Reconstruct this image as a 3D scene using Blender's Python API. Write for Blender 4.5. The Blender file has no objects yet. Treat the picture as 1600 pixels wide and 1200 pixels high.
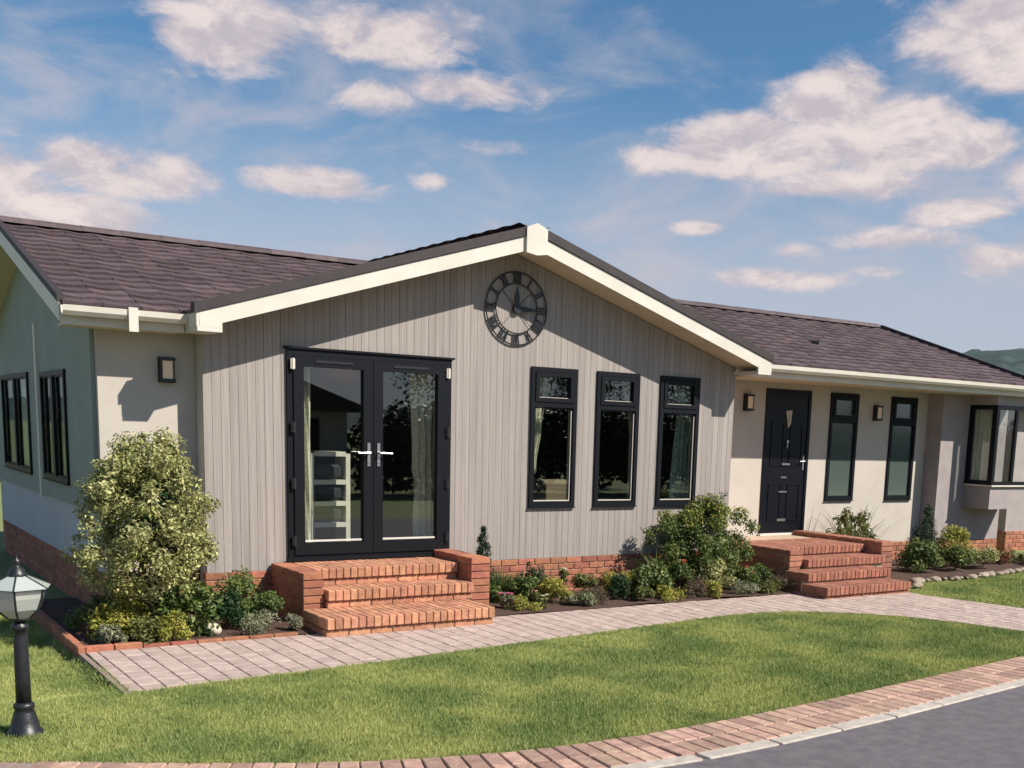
import bpy, bmesh, math, random
import numpy as np
from mathutils import Vector, Matrix, noise
random.seed(7); rng = np.random.default_rng(7)
S = bpy.context.scene
COL = S.collection
# ------------------------------------------------------------------ camera
R_ = Vector((0.81582612, -0.57733914, 0.03327536)); U_ = Vector((0.06768519, 0.15247264, 0.98598722)); F_ = Vector((0.5743226, 0.80214189, -0.16346848))
cd = bpy.data.cameras.new('camera'); cam = bpy.data.objects.new('camera', cd); COL.objects.link(cam)
m = Matrix.Identity(4)
for i in range(3):
    m[i][0] = R_[i]; m[i][1] = U_[i]; m[i][2] = -F_[i]
m[0][3], m[1][3], m[2][3] = -3.1931, -10.9325, 1.9257
cam.matrix_world = m
cd.sensor_width = 36; cd.lens = 1734.154 / 1600 * 36
cd.shift_x = (800 - 924.325) / 1600; cd.shift_y = (960.1 - 600) / 1600
cd.clip_start = 0.1; cd.clip_end = 3000
S.camera = cam
# ------------------------------------------------------------------ light
SUN_V = Vector((-.70, 1.0, -1.15)).normalized()          # direction the light travels
el = math.asin(-SUN_V.z); az = math.atan2(-SUN_V.x, -SUN_V.y)
sd = bpy.data.lights.new('sun', 'SUN'); sd.energy = 5.0; sd.angle = math.radians(.5); sd.color = (1, .93, .82)
so = bpy.data.objects.new('sun', sd); COL.objects.link(so)
so.rotation_euler = SUN_V.to_track_quat('-Z', 'Y').to_euler(); so.location = (8, -12, 14)
S.view_settings.view_transform = 'Standard'; S.view_settings.look = 'None'
S.view_settings.exposure = 0.5; S.view_settings.gamma = 1; S.view_settings.use_curve_mapping = False
S.cycles.max_bounces = 6; S.cycles.transparent_max_bounces = 16

W = bpy.data.worlds.new('World'); S.world = W; W.use_nodes = True
class NT:
    def __init__(s, tree): s.t = tree; s.n = tree.nodes; s.l = tree.links
    def node(s, typ, **kw):
        n = s.n.new(typ)
        for k, v in kw.items(): setattr(n, k, v)
        return n
    def put(s, sock, v):
        if isinstance(v, bpy.types.NodeSocket): s.l.new(v, sock)
        elif v is not None: sock.default_value = v
    def math(s, op, a, b=None, c=None, clamp=False):
        n = s.node('ShaderNodeMath', operation=op, use_clamp=clamp)
        s.put(n.inputs[0], a); s.put(n.inputs[1], b); s.put(n.inputs[2], c)
        return n.outputs[0]
    def mix(s, f, a, b, blend='MIX'):
        n = s.node('ShaderNodeMix', data_type='RGBA', blend_type=blend)
        s.put(n.inputs[0], f); s.put(n.inputs[6], a); s.put(n.inputs[7], b)
        return n.outputs[2]
    def smooth(s, v, a, b, to0=0., to1=1.):
        n = s.node('ShaderNodeMapRange', interpolation_type='SMOOTHSTEP')
        s.put(n.inputs[0], v); s.put(n.inputs[1], a); s.put(n.inputs[2], b); s.put(n.inputs[3], to0); s.put(n.inputs[4], to1)
        return n.outputs[0]
    def noise(s, vec, scale, detail=4, rough=.55, dist=0, out=0):
        n = s.node('ShaderNodeTexNoise'); s.put(n.inputs['Vector'], vec)
        n.inputs['Scale'].default_value = scale; n.inputs['Detail'].default_value = detail
        n.inputs['Roughness'].default_value = rough; n.inputs['Distortion'].default_value = dist
        return n.outputs[out]
    def comb(s, x, y, z):
        n = s.node('ShaderNodeCombineXYZ'); s.put(n.inputs[0], x); s.put(n.inputs[1], y); s.put(n.inputs[2], z); return n.outputs[0]
def C4(c): return (c[0], c[1], c[2], 1)

wt = NT(W.node_tree); bg = W.node_tree.nodes['Background']
sky = wt.node('ShaderNodeTexSky', sky_type='NISHITA', sun_disc=False, sun_elevation=el, sun_rotation=az, altitude=100, air_density=1.0, dust_density=.6, ozone_density=2.2)
tc = wt.node('ShaderNodeTexCoord'); sp = wt.node('ShaderNodeSeparateXYZ'); wt.l.new(tc.outputs['Generated'], sp.inputs[0])
AZ = wt.math('MULTIPLY', wt.math('ARCTAN2', sp.outputs[0], sp.outputs[1]), 57.2958)
EL = wt.math('MULTIPLY', wt.math('ARCSINE', sp.outputs[2]), 57.2958)
def cloud_noise(dz):
    v = wt.comb(wt.math('MULTIPLY', AZ, .1), wt.math('MULTIPLY', wt.math('ADD', EL, dz), .2), 3.1)
    return wt.noise(v, 2.6, 10, .64, .35)
n0 = cloud_noise(0); n1 = cloud_noise(.9)
blobs = [  # az, el, half width, half height, weight
    (17.5, 16.9, 4.6, 2.0, 1.0), (14.5, 18.6, 3.2, 1.0, .8), (25.0, 17.6, 5.4, 1.7, .85), (29, 15.6, 4.5, 1.0, .8), (24.5, 15.0, 3.0, 1.0, .6),
    (21.5, 11.1, 3.7, .95, .95), (27, 11.6, 1.6, .5, .5),
    (46.3, 15.3, 3.4, 2.2, 1.1), (43.0, 13.6, 6.2, 1.7, 1.1), (49.3, 14.0, 4.4, 2.2, 1.1), (38.5, 13.0, 2.6, .9, .8), (53, 13.4, 3.0, 1.4, .9),
    (52.4, 10.6, 3.2, .85, .9), (54.8, 8.5, 3.4, 1.1, .8), (40.3, 9.9, 1.9, .5, .8), (45.2, 8.9, 1.6, .5, .6), (41.5, 7.3, 1.8, .5, .5), (49, 8.0, 2, .5, .5),
    (12.5, 10.8, 5.2, 1.5, .85), (7.0, 10.0, 5.0, 2.2, .85), (9.5, 8.6, 5.5, 1.6, 1.0), (30, 13.2, 2.6, .6, .5), (55, 18.0, 6.5, 2.8, 1.05), (56.5, 12.4, 3.4, 1.6, .9), (47, 11.9, 5.5, .9, .8), (50, 9.4, 4.5, .8, .75), (44, 7.6, 5, .7, .7), (64, 14.0, 7.0, 3.4, 1.0), (-2, 14, 6, 2.5, .9)]  # far left blobs and the high right one also paint glare as cloud
Msk = None
for a0, e0, wa, we, wgt in blobs:
    dx = wt.math('DIVIDE', wt.math('SUBTRACT', AZ, a0), wa); dy = wt.math('DIVIDE', wt.math('SUBTRACT', EL, e0), we)
    d = wt.math('SQRT', wt.math('ADD', wt.math('MULTIPLY', dx, dx), wt.math('MULTIPLY', dy, dy)))
    k = wt.smooth(d, 1.45, .15, 0., wgt)
    Msk = k if Msk is None else wt.math('MAXIMUM', Msk, k)
# away from the placed clouds and glare the same fair-weather cloud goes on round the sky
inview = wt.math('MULTIPLY', wt.smooth(wt.math('ABSOLUTE', wt.math('SUBTRACT', AZ, 32.)), 52., 30.), wt.smooth(EL, 34., 22.))
big = wt.smooth(wt.noise(tc.outputs['Generated'], 3.0, 3, .5), .56, .80)
Msk = wt.math('MAXIMUM', Msk, wt.math('MULTIPLY', wt.math('SUBTRACT', 1., inview), big))
dens = wt.math('ADD', wt.math('MULTIPLY', Msk, .62), n0)
alpha = wt.smooth(dens, .67, .99)
lit = wt.smooth(wt.math('SUBTRACT', n0, n1), -.17, .16)
core = wt.smooth(dens, .74, 1.2)
lit = wt.math('MULTIPLY', lit, wt.math('ADD', .45, wt.math('MULTIPLY', core, .55)))
ccol = wt.mix(lit, (8.2, 7.3, 7.9, 1), (12.4, 10.8, 10.3, 1))
haz = wt.smooth(EL, 17., 5.)
skyc = wt.mix(1.0, sky.outputs[0], (.92, 1.36, 1.55, 1), 'MULTIPLY')
skyc = wt.mix(wt.math('MULTIPLY', haz, .78), skyc, (7.4, 7.6, 8.9, 1))
veil = wt.smooth(wt.noise(wt.comb(wt.math('MULTIPLY', AZ, .05), wt.math('MULTIPLY', EL, .11), 7.7), 2.2, 6, .6, .6), .42, .72)
veil = wt.math('MULTIPLY', veil, wt.smooth(wt.math('ABSOLUTE', wt.math('SUBTRACT', EL, 12.)), 16., 2., .0, .62))
skyc = wt.mix(veil, skyc, (8.3, 7.7, 8.3, 1))
fin = wt.mix(wt.math('MULTIPLY', alpha, .93), skyc, ccol)
wt.l.new(fin, bg.inputs[0]); bg.inputs[1].default_value = 0.05

# ------------------------------------------------------------------ materials
def pbsdf(name):
    mt = bpy.data.materials.new(name); mt.use_nodes = True; t = NT(mt.node_tree)
    return mt, t, mt.node_tree.nodes['Principled BSDF']
def mat(name, col, rough=.6, col2=None, scale=8, bump=0, bscale=40, metal=0, spec=.5, objvar=0, island=0, stretch=None, detail=5, coat=0):
    mt, t, b = pbsdf(name)
    co = t.node('ShaderNodeTexCoord'); vec = co.outputs['Object']
    gm = t.node('ShaderNodeNewGeometry')
    vec = gm.outputs['Position']
    if stretch:
        mp = t.node('ShaderNodeMapping'); t.l.new(vec, mp.inputs[0]); mp.inputs['Scale'].default_value = stretch; vec = mp.outputs[0]
    c = C4(col)
    if col2: c = t.mix(t.smooth(t.noise(vec, scale, detail), .3, .7), C4(col), C4(col2))
    if objvar or island:
        r = t.node('ShaderNodeObjectInfo').outputs['Random'] if objvar else gm.outputs['Random Per Island']
        k = objvar or island
        f = t.math('ADD', 1 - k, t.math('MULTIPLY', r, 2 * k))
        hs = t.node('ShaderNodeHueSaturation'); t.put(hs.inputs['Color'], c); t.put(hs.inputs['Value'], f)
        t.put(hs.inputs['Hue'], t.math('ADD', .5 - .02 * min(1, k * 2), t.math('MULTIPLY', t.math('FRACT', t.math('MULTIPLY', r, 17.3)), .04 * min(1, k * 2))))
        c = hs.outputs[0]
    t.put(b.inputs['Base Color'], c); b.inputs['Roughness'].default_value = rough
    b.inputs['Metallic'].default_value = metal; b.inputs['Specular IOR Level'].default_value = spec
    b.inputs['Coat Weight'].default_value = coat
    if bump:
        bn = t.node('ShaderNodeBump'); bn.inputs['Strength'].default_value = bump; bn.inputs['Distance'].default_value = .01
        t.put(bn.inputs['Height'], t.noise(vec, bscale, 4)); t.l.new(bn.outputs[0], b.inputs['Normal'])
    return mt
def leafmat(name, col, col2, var=.35, trans=.3, nscale=5.):
    mt, t, b = pbsdf(name)
    gm = t.node('ShaderNodeNewGeometry'); r = gm.outputs['Random Per Island']
    c = t.mix(t.smooth(t.noise(gm.outputs['Position'], nscale, 3), .35, .65), C4(col), C4(col2))
    hs = t.node('ShaderNodeHueSaturation'); t.put(hs.inputs['Color'], c)
    t.put(hs.inputs['Value'], t.math('ADD', 1 - var, t.math('MULTIPLY', r, 2 * var)))
    t.put(hs.inputs['Hue'], t.math('ADD', .475, t.math('MULTIPLY', t.math('FRACT', t.math('MULTIPLY', r, 13.7)), .05)))
    t.put(b.inputs['Base Color'], hs.outputs[0]); b.inputs['Roughness'].default_value = .5; b.inputs['Specular IOR Level'].default_value = .35
    tr = t.node('ShaderNodeBsdfTranslucent'); t.put(tr.inputs[0], hs.outputs[0])
    mx = t.node('ShaderNodeMixShader'); mx.inputs[0].default_value = trans
    t.l.new(b.outputs[0], mx.inputs[1]); t.l.new(tr.outputs[0], mx.inputs[2])
    t.l.new(mx.outputs[0], mt.node_tree.nodes['Material Output'].inputs[0])
    return mt
def glassmat(name, tint=(.75, .8, .8), refl=.16, rough=.0, frost=0, fcol=(.10, .13, .12, 1)):
    mt = bpy.data.materials.new(name); mt.use_nodes = True; t = NT(mt.node_tree); mt.node_tree.nodes.remove(mt.node_tree.nodes['Principled BSDF'])
    tr = t.node('ShaderNodeBsdfTransparent'); tr.inputs[0].default_value = C4(tint)
    base = tr.outputs[0]
    if frost:
        df = t.node('ShaderNodeBsdfDiffuse'); df.inputs[0].default_value = fcol
        m1 = t.node('ShaderNodeMixShader'); m1.inputs[0].default_value = frost; t.l.new(base, m1.inputs[1]); t.l.new(df.outputs[0], m1.inputs[2]); base = m1.outputs[0]
    gl = t.node('ShaderNodeBsdfGlossy'); gl.inputs['Roughness'].default_value = rough; gl.inputs[0].default_value = (.95, .97, 1, 1)
    lw = t.node('ShaderNodeLayerWeight'); lw.inputs[0].default_value = .35
    bf = t.node('ShaderNodeNewGeometry').outputs['Backfacing']
    f = t.math('MULTIPLY', t.math('ADD', refl, t.math('MULTIPLY', lw.outputs['Fresnel'], .8), clamp=True), t.math('SUBTRACT', 1., bf))
    mx = t.node('ShaderNodeMixShader'); t.put(mx.inputs[0], f); t.l.new(base, mx.inputs[1]); t.l.new(gl.outputs[0], mx.inputs[2])
    t.l.new(mx.outputs[0], mt.node_tree.nodes['Material Output'].inputs[0])
    return mt
M = dict(
    render=mat('cream_wall_render', (.50, .45, .395), .85, (.465, .415, .365), 3, .35, 120),
    plank=mat('beige_cladding', (.355, .312, .288), .7, (.28, .247, .230), 2.2, .5, 30, objvar=.08, stretch=(14, 14, .35)),
    mauve=mat('mauve_grey_wall', (.34, .295, .29), .8, (.29, .25, .25), 4, .4, 90),
    sage=mat('grey_green_wall', (.27, .30, .29), .7, (.24, .265, .26), 2, .3, 40),
    palewall=mat('pale_grey_wall', (.50, .51, .56), .8, (.46, .47, .52), 2, .3, 60),
    white=mat('white_trim', (.66, .61, .54), .45, (.58, .54, .475), 3),
    soffit=mat('cream_soffit', (.66, .56, .42), .6, (.62, .52, .38), 3),
    tile=mat('brown_roof_tile', (.105, .070, .075), .75, (.07, .047, .053), 9, .5, 60, objvar=.28),
    tile2=mat('brown_roof_tile_run', (.105, .070, .075), .75, (.07, .047, .053), 9, .5, 60, island=.28),
    verge=mat('dark_verge_trim', (.040, .030, .032), .7, (.03, .022, .025), 9, .3, 60),
    brick=mat('red_brick', (.40, .155, .085), .85, (.28, .105, .065), 14, .8, 90, objvar=.26),
    brick2=mat('orange_step_brick', (.52, .255, .15), .85, (.38, .17, .10), 16, .8, 90, objvar=.2),
    brick3=mat('brown_red_step_brick', (.36, .15, .095), .85, (.27, .105, .07), 16, .8, 90, objvar=.2),
    mortar=mat('brick_mortar', (.50, .36, .26), .95, (.42, .31, .23), 20, .5, 90),
    frame=mat('anthracite_frame', (.006, .007, .010), .5, spec=.18),
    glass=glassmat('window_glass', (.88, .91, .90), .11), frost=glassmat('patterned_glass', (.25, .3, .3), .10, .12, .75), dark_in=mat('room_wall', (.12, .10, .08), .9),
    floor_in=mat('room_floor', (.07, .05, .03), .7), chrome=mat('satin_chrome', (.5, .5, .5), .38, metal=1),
    door=mat('black_door_paint', (.005, .006, .010), .35, spec=.25), black=mat('black_metal', (.012, .013, .016), .4, (.018, .019, .022), 30, .2, 60),
    opal=mat('opal_lamp_glass', (.85, .62, .42), .35), lampglass=glassmat('lantern_glass', (.9, .92, .9), .10, .12, .55, (.62, .66, .62, 1)),
    curtain=mat('cream_curtain', (.78, .73, .56), .9, (.58, .55, .42), 20), net=mat('green_white_net', (.45, .50, .40), .9, (.2, .24, .2), 30),
    shelf=mat('white_shelf_paint', (.80, .72, .60), .5), basket=mat('dark_basket', (.03, .03, .035), .8, (.05, .05, .05), 40),
    sofa=mat('brown_sofa', (.20, .14, .09), .9), wood=mat('tree_bark', (.07, .045, .03), .9, (.04, .028, .02), 20, .8, 50),
    soil=mat('bed_soil', (.085, .042, .028), .95, (.05, .028, .02), 18, 1., 60), stone=mat('pale_stone', (.36, .29, .23), .85, (.24, .19, .15), 9, .7, 40, objvar=.15),
    whitestone=mat('white_stone', (.52, .46, .36), .8, (.38, .33, .26), 12, .5, 40),
    paver=mat('pink_paver', (.475, .365, .32), .85, (.37, .28, .245), 10, .6, 110, objvar=.10), paver2=mat('pink_paver_run', (.475, .365, .32), .85, (.37, .28, .245), 10, .6, 110, island=.10),
    joint=mat('joint_sand', (.30, .22, .19), .95, (.24, .17, .15), 30, .5, 90),
    sett=mat('red_sett', (.46, .30, .225), .85, (.33, .20, .155), 14, .7, 90, objvar=.26), kerb=mat('pale_kerb', (.50, .44, .38), .85, (.38, .335, .29), 12, .4, 80, objvar=.05),
    asphalt=mat('asphalt', (.185, .165, .178), .9, (.13, .117, .127), 9, 1., 260, detail=15),
    ground=mat('lawn_soil', (.20, .23, .08), .95, (.15, .18, .06), 6, .6, 60),
    field=mat('far_grass', (.07, .11, .03), .95, (.05, .09, .03), .05),
    hill=mat('wooded_hill', (.035, .065, .055), .95, (.010, .026, .028), .06, 1., .2, detail=8),  # distant haze is put into this bluish base colour
    blade=leafmat('grass_blade', (.25, .32, .095), (.47, .49, .17), .35, .35, 1.3),
    g_mid=leafmat('mid_green_leaf', (.075, .12, .03), (.16, .20, .055), .45), g_yel=leafmat('yellow_green_leaf', (.26, .26, .04), (.36, .34, .07)),
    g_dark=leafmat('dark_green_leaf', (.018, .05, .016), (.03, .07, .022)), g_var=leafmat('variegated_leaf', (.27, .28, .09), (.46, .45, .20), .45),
    g_sil=leafmat('silver_green_leaf', (.20, .22, .12), (.28, .28, .18)), g_con=leafmat('conifer_leaf', (.015, .045, .02), (.028, .06, .025), .3, .1),
    g_olive=leafmat('olive_leaf', (.10, .12, .03), (.16, .17, .05)), g_heath=leafmat('heather_leaf', (.16, .10, .07), (.10, .10, .05)), g_bronze=leafmat('bronze_leaf', (.20, .06, .03), (.12, .05, .02)),
    p_red=leafmat('red_petal', (.65, .06, .05), (.5, .05, .06)), p_pink=leafmat('pink_petal', (.75, .18, .35), (.6, .1, .3)), p_white=leafmat('white_petal', (.8, .75, .6), (.75, .68, .5), .1),
    nb=mat('neighbour_wall', (.45, .42, .38), .9), nr=mat('neighbour_roof', (.06, .045, .045), .9))

# ------------------------------------------------------------------ mesh helpers
def link(o, parent=None):
    COL.objects.link(o)
    if parent is not None: o.parent = parent
    return o
def mesh_data(name, V, F, mt, smooth=False):
    me = bpy.data.meshes.new(name); me.from_pydata([tuple(v) for v in V], [], F)
    if mt: me.materials.append(mt)
    if smooth: me.polygons.foreach_set('use_smooth', [True] * len(me.polygons))
    me.update(); return me
def obj(name, V, F, mt, parent=None, smooth=False): return link(bpy.data.objects.new(name, mesh_data(name, V, F, mt, smooth)), parent)
def empty(name, loc=(0, 0, 0)):
    o = bpy.data.objects.new(name, None); o.location = loc; COL.objects.link(o); return o
def tag(o, label=None, cat=None, group=None, kind=None):
    for k, v in (('label', label), ('category', cat), ('group', group), ('kind', kind)):
        if v: o[k] = v
    return o
class MB:
    def __init__(s): s.V = []; s.F = []
    def hexa(s, p):   # bottom 4 ccw, top 4
        b = len(s.V); s.V += [tuple(q) for q in p]
        s.F += [tuple(b + i for i in f) for f in ((3, 2, 1, 0), (4, 5, 6, 7), (0, 1, 5, 4), (1, 2, 6, 5), (2, 3, 7, 6), (3, 0, 4, 7))]; return s
    def box(s, x0, x1, y0, y1, z0, z1): return s.hexa([(x0, y0, z0), (x1, y0, z0), (x1, y1, z0), (x0, y1, z0), (x0, y0, z1), (x1, y0, z1), (x1, y1, z1), (x0, y1, z1)])
    def prism(s, poly, off):
        b = len(s.V); n = len(poly); o = Vector(off)
        s.V += [tuple(q) for q in poly] + [tuple(Vector(q) + o) for q in poly]
        s.F += [tuple(b + i for i in range(n))[::-1], tuple(b + n + i for i in range(n))] + [(b + i, b + (i + 1) % n, b + n + (i + 1) % n, b + n + i) for i in range(n)]; return s
    def tube(s, p0, p1, r0, r1=None, n=8, cap=True):
        r1 = r0 if r1 is None else r1; p0, p1 = Vector(p0), Vector(p1); d = (p1 - p0).normalized()
        a = d.orthogonal().normalized(); c = d.cross(a); b = len(s.V)
        for p, r in ((p0, r0), (p1, r1)):
            for i in range(n):
                t = 2 * math.pi * i / n; s.V.append(tuple(p + a * (r * math.cos(t)) + c * (r * math.sin(t))))
        s.F += [(b + i, b + (i + 1) % n, b + n + (i + 1) % n, b + n + i) for i in range(n)]
        if cap: s.F += [tuple(b + i for i in range(n))[::-1], tuple(b + n + i for i in range(n))]
        return s
    def lathe(s, c, prof, n=20, closed=True):
        b = len(s.V)
        for r, z in prof:
            for i in range(n):
                t = 2 * math.pi * i / n; s.V.append((c[0] + r * math.cos(t), c[1] + r * math.sin(t), c[2] + z))
        for k in range(len(prof) - 1):
            s.F += [(b + k * n + i, b + k * n + (i + 1) % n, b + (k + 1) * n + (i + 1) % n, b + (k + 1) * n + i) for i in range(n)]
        if closed: s.F += [tuple(b + i for i in range(n))[::-1], tuple(b + (len(prof) - 1) * n + i for i in range(n))]
        return s
    def build(s, name, mt, parent=None, smooth=False): return obj(name, s.V, s.F, mt, parent, smooth)
def bevelled(sx, sy, sz, w, name, mt, jit=0):
    bm = bmesh.new(); bmesh.ops.create_cube(bm, size=1)
    bmesh.ops.scale(bm, vec=(sx, sy, sz), verts=bm.verts)
    for v in bm.verts: v.co += Vector([random.uniform(-jit, jit) for _ in range(3)])
    bmesh.ops.bevel(bm, geom=list(bm.edges), offset=w, segments=1, affect='EDGES')
    me = bpy.data.meshes.new(name); bm.to_mesh(me); bm.free(); me.materials.append(mt); return me
_bv = {}
def brick_at(parent, c, size, mt, name='brick', rot=None, w=.005, jit=.0012):
    """one brick: centre, size; alike sizes share mesh data (three variants each)"""
    key = (tuple(round(q, 3) for q in size), mt.name, name)
    if key not in _bv: _bv[key] = [bevelled(*size, w, name, mt, jit) for _ in range(3)]
    o = bpy.data.objects.new(name, random.choice(_bv[key])); o.location = c
    if rot: o.rotation_euler = rot
    return link(o, parent)

# ------------------------------------------------------------------ ground
def PATH_Y(x): return -1.30
def kerb_edges():
    xs = [-6, -3, -1.7, -1.1, -.5, .17, 1.1, 2.27, 3.91, 5.95, 8.5, 12, 20]
    lo = [-1.8, -3.75, -4.62, -4.98, -5.27, -5.47, -5.50, -5.45, -5.27, -5.04, -4.75, -4.3, -3.2]
    return xs, lo
KX, KL = kerb_edges()
def _sm(xs, ys):
    def f(x):
        s = 0
        for d in (-.9, -.45, 0, .45, .9): s += np.interp(x + d, xs, ys)
        return s / 5
    return f
kl = _sm(KX, KL)                      # lawn edge of the sett band
def kn(x):                             # unit normal towards the road
    d = (kl(x + .05) - kl(x - .05)) / .1; n = Vector((d, -1, 0)); return n.normalized()
BW = .50
def terrain_z(x, y):
    def ss(a, b, v):
        t = min(1, max(0, (v - a) / (b - a))); return t * t * (3 - 2 * t)
    z = -.03 - .075 * (1 - ss(-1.52, -1.40, x)) * ss(-2.95, -2.4, y)
    z += .05 * ss(15, 60, math.hypot(x, y)) * noise.noise(Vector((x * .03, y * .03, 0)))
    return z
def axis(a, b, step, far):
    v = list(np.arange(a, b + 1e-6, step)); o = [far * q for q in (.04, .1, .25, .5, 1)]
    return [a - q for q in o[::-1]] + v + [b + q for q in o]
gx = sorted(set([round(q, 3) for q in axis(-8, 16, .5, 1400)] + [-1.52, -1.46, -1.40, -1.3])); gy = sorted(set([round(q, 3) for q in axis(-14, 14, .5, 1400)] + [-2.95, -2.8, -2.6, -2.4]))
V = [(x, y, terrain_z(x, y)) for y in gy for x in gx]; nx = len(gx)
F = [(j * nx + i, j * nx + i + 1, (j + 1) * nx + i + 1, (j + 1) * nx + i) for j in range(len(gy) - 1) for i in range(nx - 1)]
ground = tag(obj('ground', V, F, M['ground'], smooth=True), kind='structure')

def clip_to_cell(poly, cell):
    out = poly
    n = len(cell)
    for i in range(n):
        a, b = cell[i], cell[(i + 1) % n]; src = out; out = []
        if not src: break
        def side(p): return (b[0] - a[0]) * (p[1] - a[1]) - (b[1] - a[1]) * (p[0] - a[0])
        for k in range(len(src)):
            p, q = src[k], src[(k + 1) % len(src)]; sp_, sq = side(p), side(q)
            if sp_ >= 0: out.append(p)
            if (sp_ > 0 and sq < 0) or (sp_ < 0 and sq > 0):
                t = sp_ / (sp_ - sq); out.append((p[0] + (q[0] - p[0]) * t, p[1] + (q[1] - p[1]) * t))
    return out
def area(p): return .5 * sum(p[i][0] * p[(i + 1) % len(p)][1] - p[(i + 1) % len(p)][0] * p[i][1] for i in range(len(p)))
def paver_geo(poly, z0, z1, mb):
    cx = sum(p[0] for p in poly) / len(poly); cy = sum(p[1] for p in poly) / len(poly); n = len(poly); b = len(mb.V)
    def ring(k, z):
        for p in poly:
            d = Vector((cx - p[0], cy - p[1])); L = max(d.length, 1e-5); mb.V.append((p[0] + d.x / L * k, p[1] + d.y / L * k, z))
    ring(0, z0); ring(0, z1 - .005); ring(.007, z1)
    for r in range(2): mb.F += [(b + r * n + i, b + r * n + (i + 1) % n, b + (r + 1) * n + (i + 1) % n, b + (r + 1) * n + i) for i in range(n)]
    mb.F.append(tuple(b + 2 * n + i for i in range(n)))
PATH = [(-1.39, -2.84), (.36, -2.68), (1.98, -2.48), (3.6, -2.27), (4.6, -2.13), (5.3, -2.10), (5.85, -2.24), (6.35, -2.58), (6.75, -3.02), (7.02, -3.6), (7.2, -4.3), (7.3, float(kl(7.3)) + .01),
        (8.95, float(kl(8.95)) + .01), (8.78, -4.2), (8.64, -3.2), (8.40, -1.95), (8.42, -1.62), (6.86, -1.21), (2.6, -1.16), (.4, -1.31), (-1.37, -1.33)]
path = tag(obj('path', [(x, y, -.014) for x, y in PATH], [tuple(range(len(PATH)))], M['joint']), kind='structure')
pc = []
pw_, pl_ = .16, .24; row = 0; x = -1.45
while x < 9.1:
    y = -5.2 - (row % 2) * pl_ / 2
    while y < -1.1:
        g = .0035
        cell = [(x + g, y + g), (x + pw_ - g, y + g), (x + pw_ - g, y + pl_ - g), (x + g, y + pl_ - g)]
        q = clip_to_cell(PATH, cell)
        qq = []
        for p_ in q:
            if not qq or (abs(p_[0] - qq[-1][0]) + abs(p_[1] - qq[-1][1])) > .004: qq.append(p_)
        if len(qq) >= 3 and abs(area(qq)) > .0012: pc.append(qq)
        y += pl_
    x += pw_; row += 1
pc.sort(key=lambda q: (q[0][0] + 3.2) ** 2 + (q[0][1] + 10.9) ** 2)
rest = MB()
for i, q in enumerate(pc):
    dz = random.uniform(-.0015, .0015)
    if i < 300:
        mb = MB(); paver_geo(q, -.05, dz, mb); mb.build('paver', M['paver'], path)
    else: paver_geo(q, -.05, dz, rest)
if rest.V: tag(rest.build('pavers', M['paver2'], path), kind='stuff')
mb = MB()                                                 # the raised left edge of the path shows its side
mb.box(-1.43, -1.392, -2.86, -1.30, -.16, -.004); mb.build('path_edging', M['joint'], path)

# sett band, kerb strip, road
xs_ = np.arange(-4.5, 13, .25)
V = []; F = []
for i, x in enumerate(xs_):
    n = kn(x); a = Vector((x, kl(x), -.014)); V += [a, a + n * (BW + .14)]
    if i: F.append((2 * i - 2, 2 * i - 1, 2 * i + 1, 2 * i))
band = tag(obj('sett_band', V, F, M['joint']), kind='structure')
x = -2.2
while x < 8.6:
    step = .118 / math.sqrt(1 + ((kl(x + .05) - kl(x - .05)) / .1) ** 2); n = kn(x + step / 2); t_ = Vector((-n.y, n.x, 0))
    if t_.x < 0: t_ = -t_
    c = Vector((x + step / 2, kl(x + step / 2), 0))
    for k in range(2):
        cc = c + n * (.126 + k * .248 + random.uniform(-.002, .002)); cc.z = -.035 + random.uniform(-.002, .002)
        brick_at(band, cc, (.110, .242, .07), M['sett'], 'sett', (0, 0, math.atan2(t_.y, t_.x) + random.uniform(-.01, .01)), .006)
    x += step
x = -2.2
while x < 8.8:
    n = kn(x + .3); t_ = Vector((-n.y, n.x, 0)); t_ = -t_ if t_.x < 0 else t_
    cc = Vector((x + .3, kl(x + .3), 0)) + n * (BW + .062); cc.z = -.034
    brick_at(band, cc, (.60, .12, .07), M['kerb'], 'kerb_stone', (0, 0, math.atan2(t_.y, t_.x)), .006); x += .60 * t_.x + .004
V = []; F = []
xr = list(np.arange(-40, 70, .5))
for i, x in enumerate(xr):
    a = Vector((x, kl(x), 0)) + kn(x) * (BW + .10); V += [(a.x, a.y, -.010), (a.x * 1.0, a.y - 4.6, -.010)]
    if i: F.append((2 * i - 2, 2 * i - 1, 2 * i + 1, 2 * i))
tag(obj('road', V, F, M['asphalt']), kind='structure')

# flower beds
def bed(outline, z, name='flower_bed'):
    bm = bmesh.new(); vs = [bm.verts.new((x, y, z)) for x, y in outline]; bm.faces.new(vs)
    bmesh.ops.triangulate(bm, faces=bm.faces[:]); bmesh.ops.subdivide_edges(bm, edges=bm.edges[:], cuts=7, use_grid_fill=True)
    for v in bm.verts: v.co.z = z + .035 * noise.noise(v.co * 3) + .015 * noise.noise(v.co * 14)
    me = bpy.data.meshes.new(name); bm.to_mesh(me); bm.free(); me.materials.append(M['soil'])
    return tag(link(bpy.data.objects.new(name, me)), kind='structure')
bed([(-1.36, -1.29), (.62, -1.33), (.62, .2), (0, .2), (0, .24), (-.88, .24), (-.90, 1.6), (-1.36, 1.6)], .012)
bed([(2.40, -1.19), (6.80, -1.23), (7.1, -1.24), (7.1, .8), (6.82, .8), (6.8, -.01), (2.40, -.01)], .012)
bed([(8.9, -1.35), (9.5, -1.0), (10.3, -1.08), (11.4, -.96), (12.4, -.8), (14, -.6), (14, .5), (11.8, .5), (11.76, .8), (9.0, .8)], .012)
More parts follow.
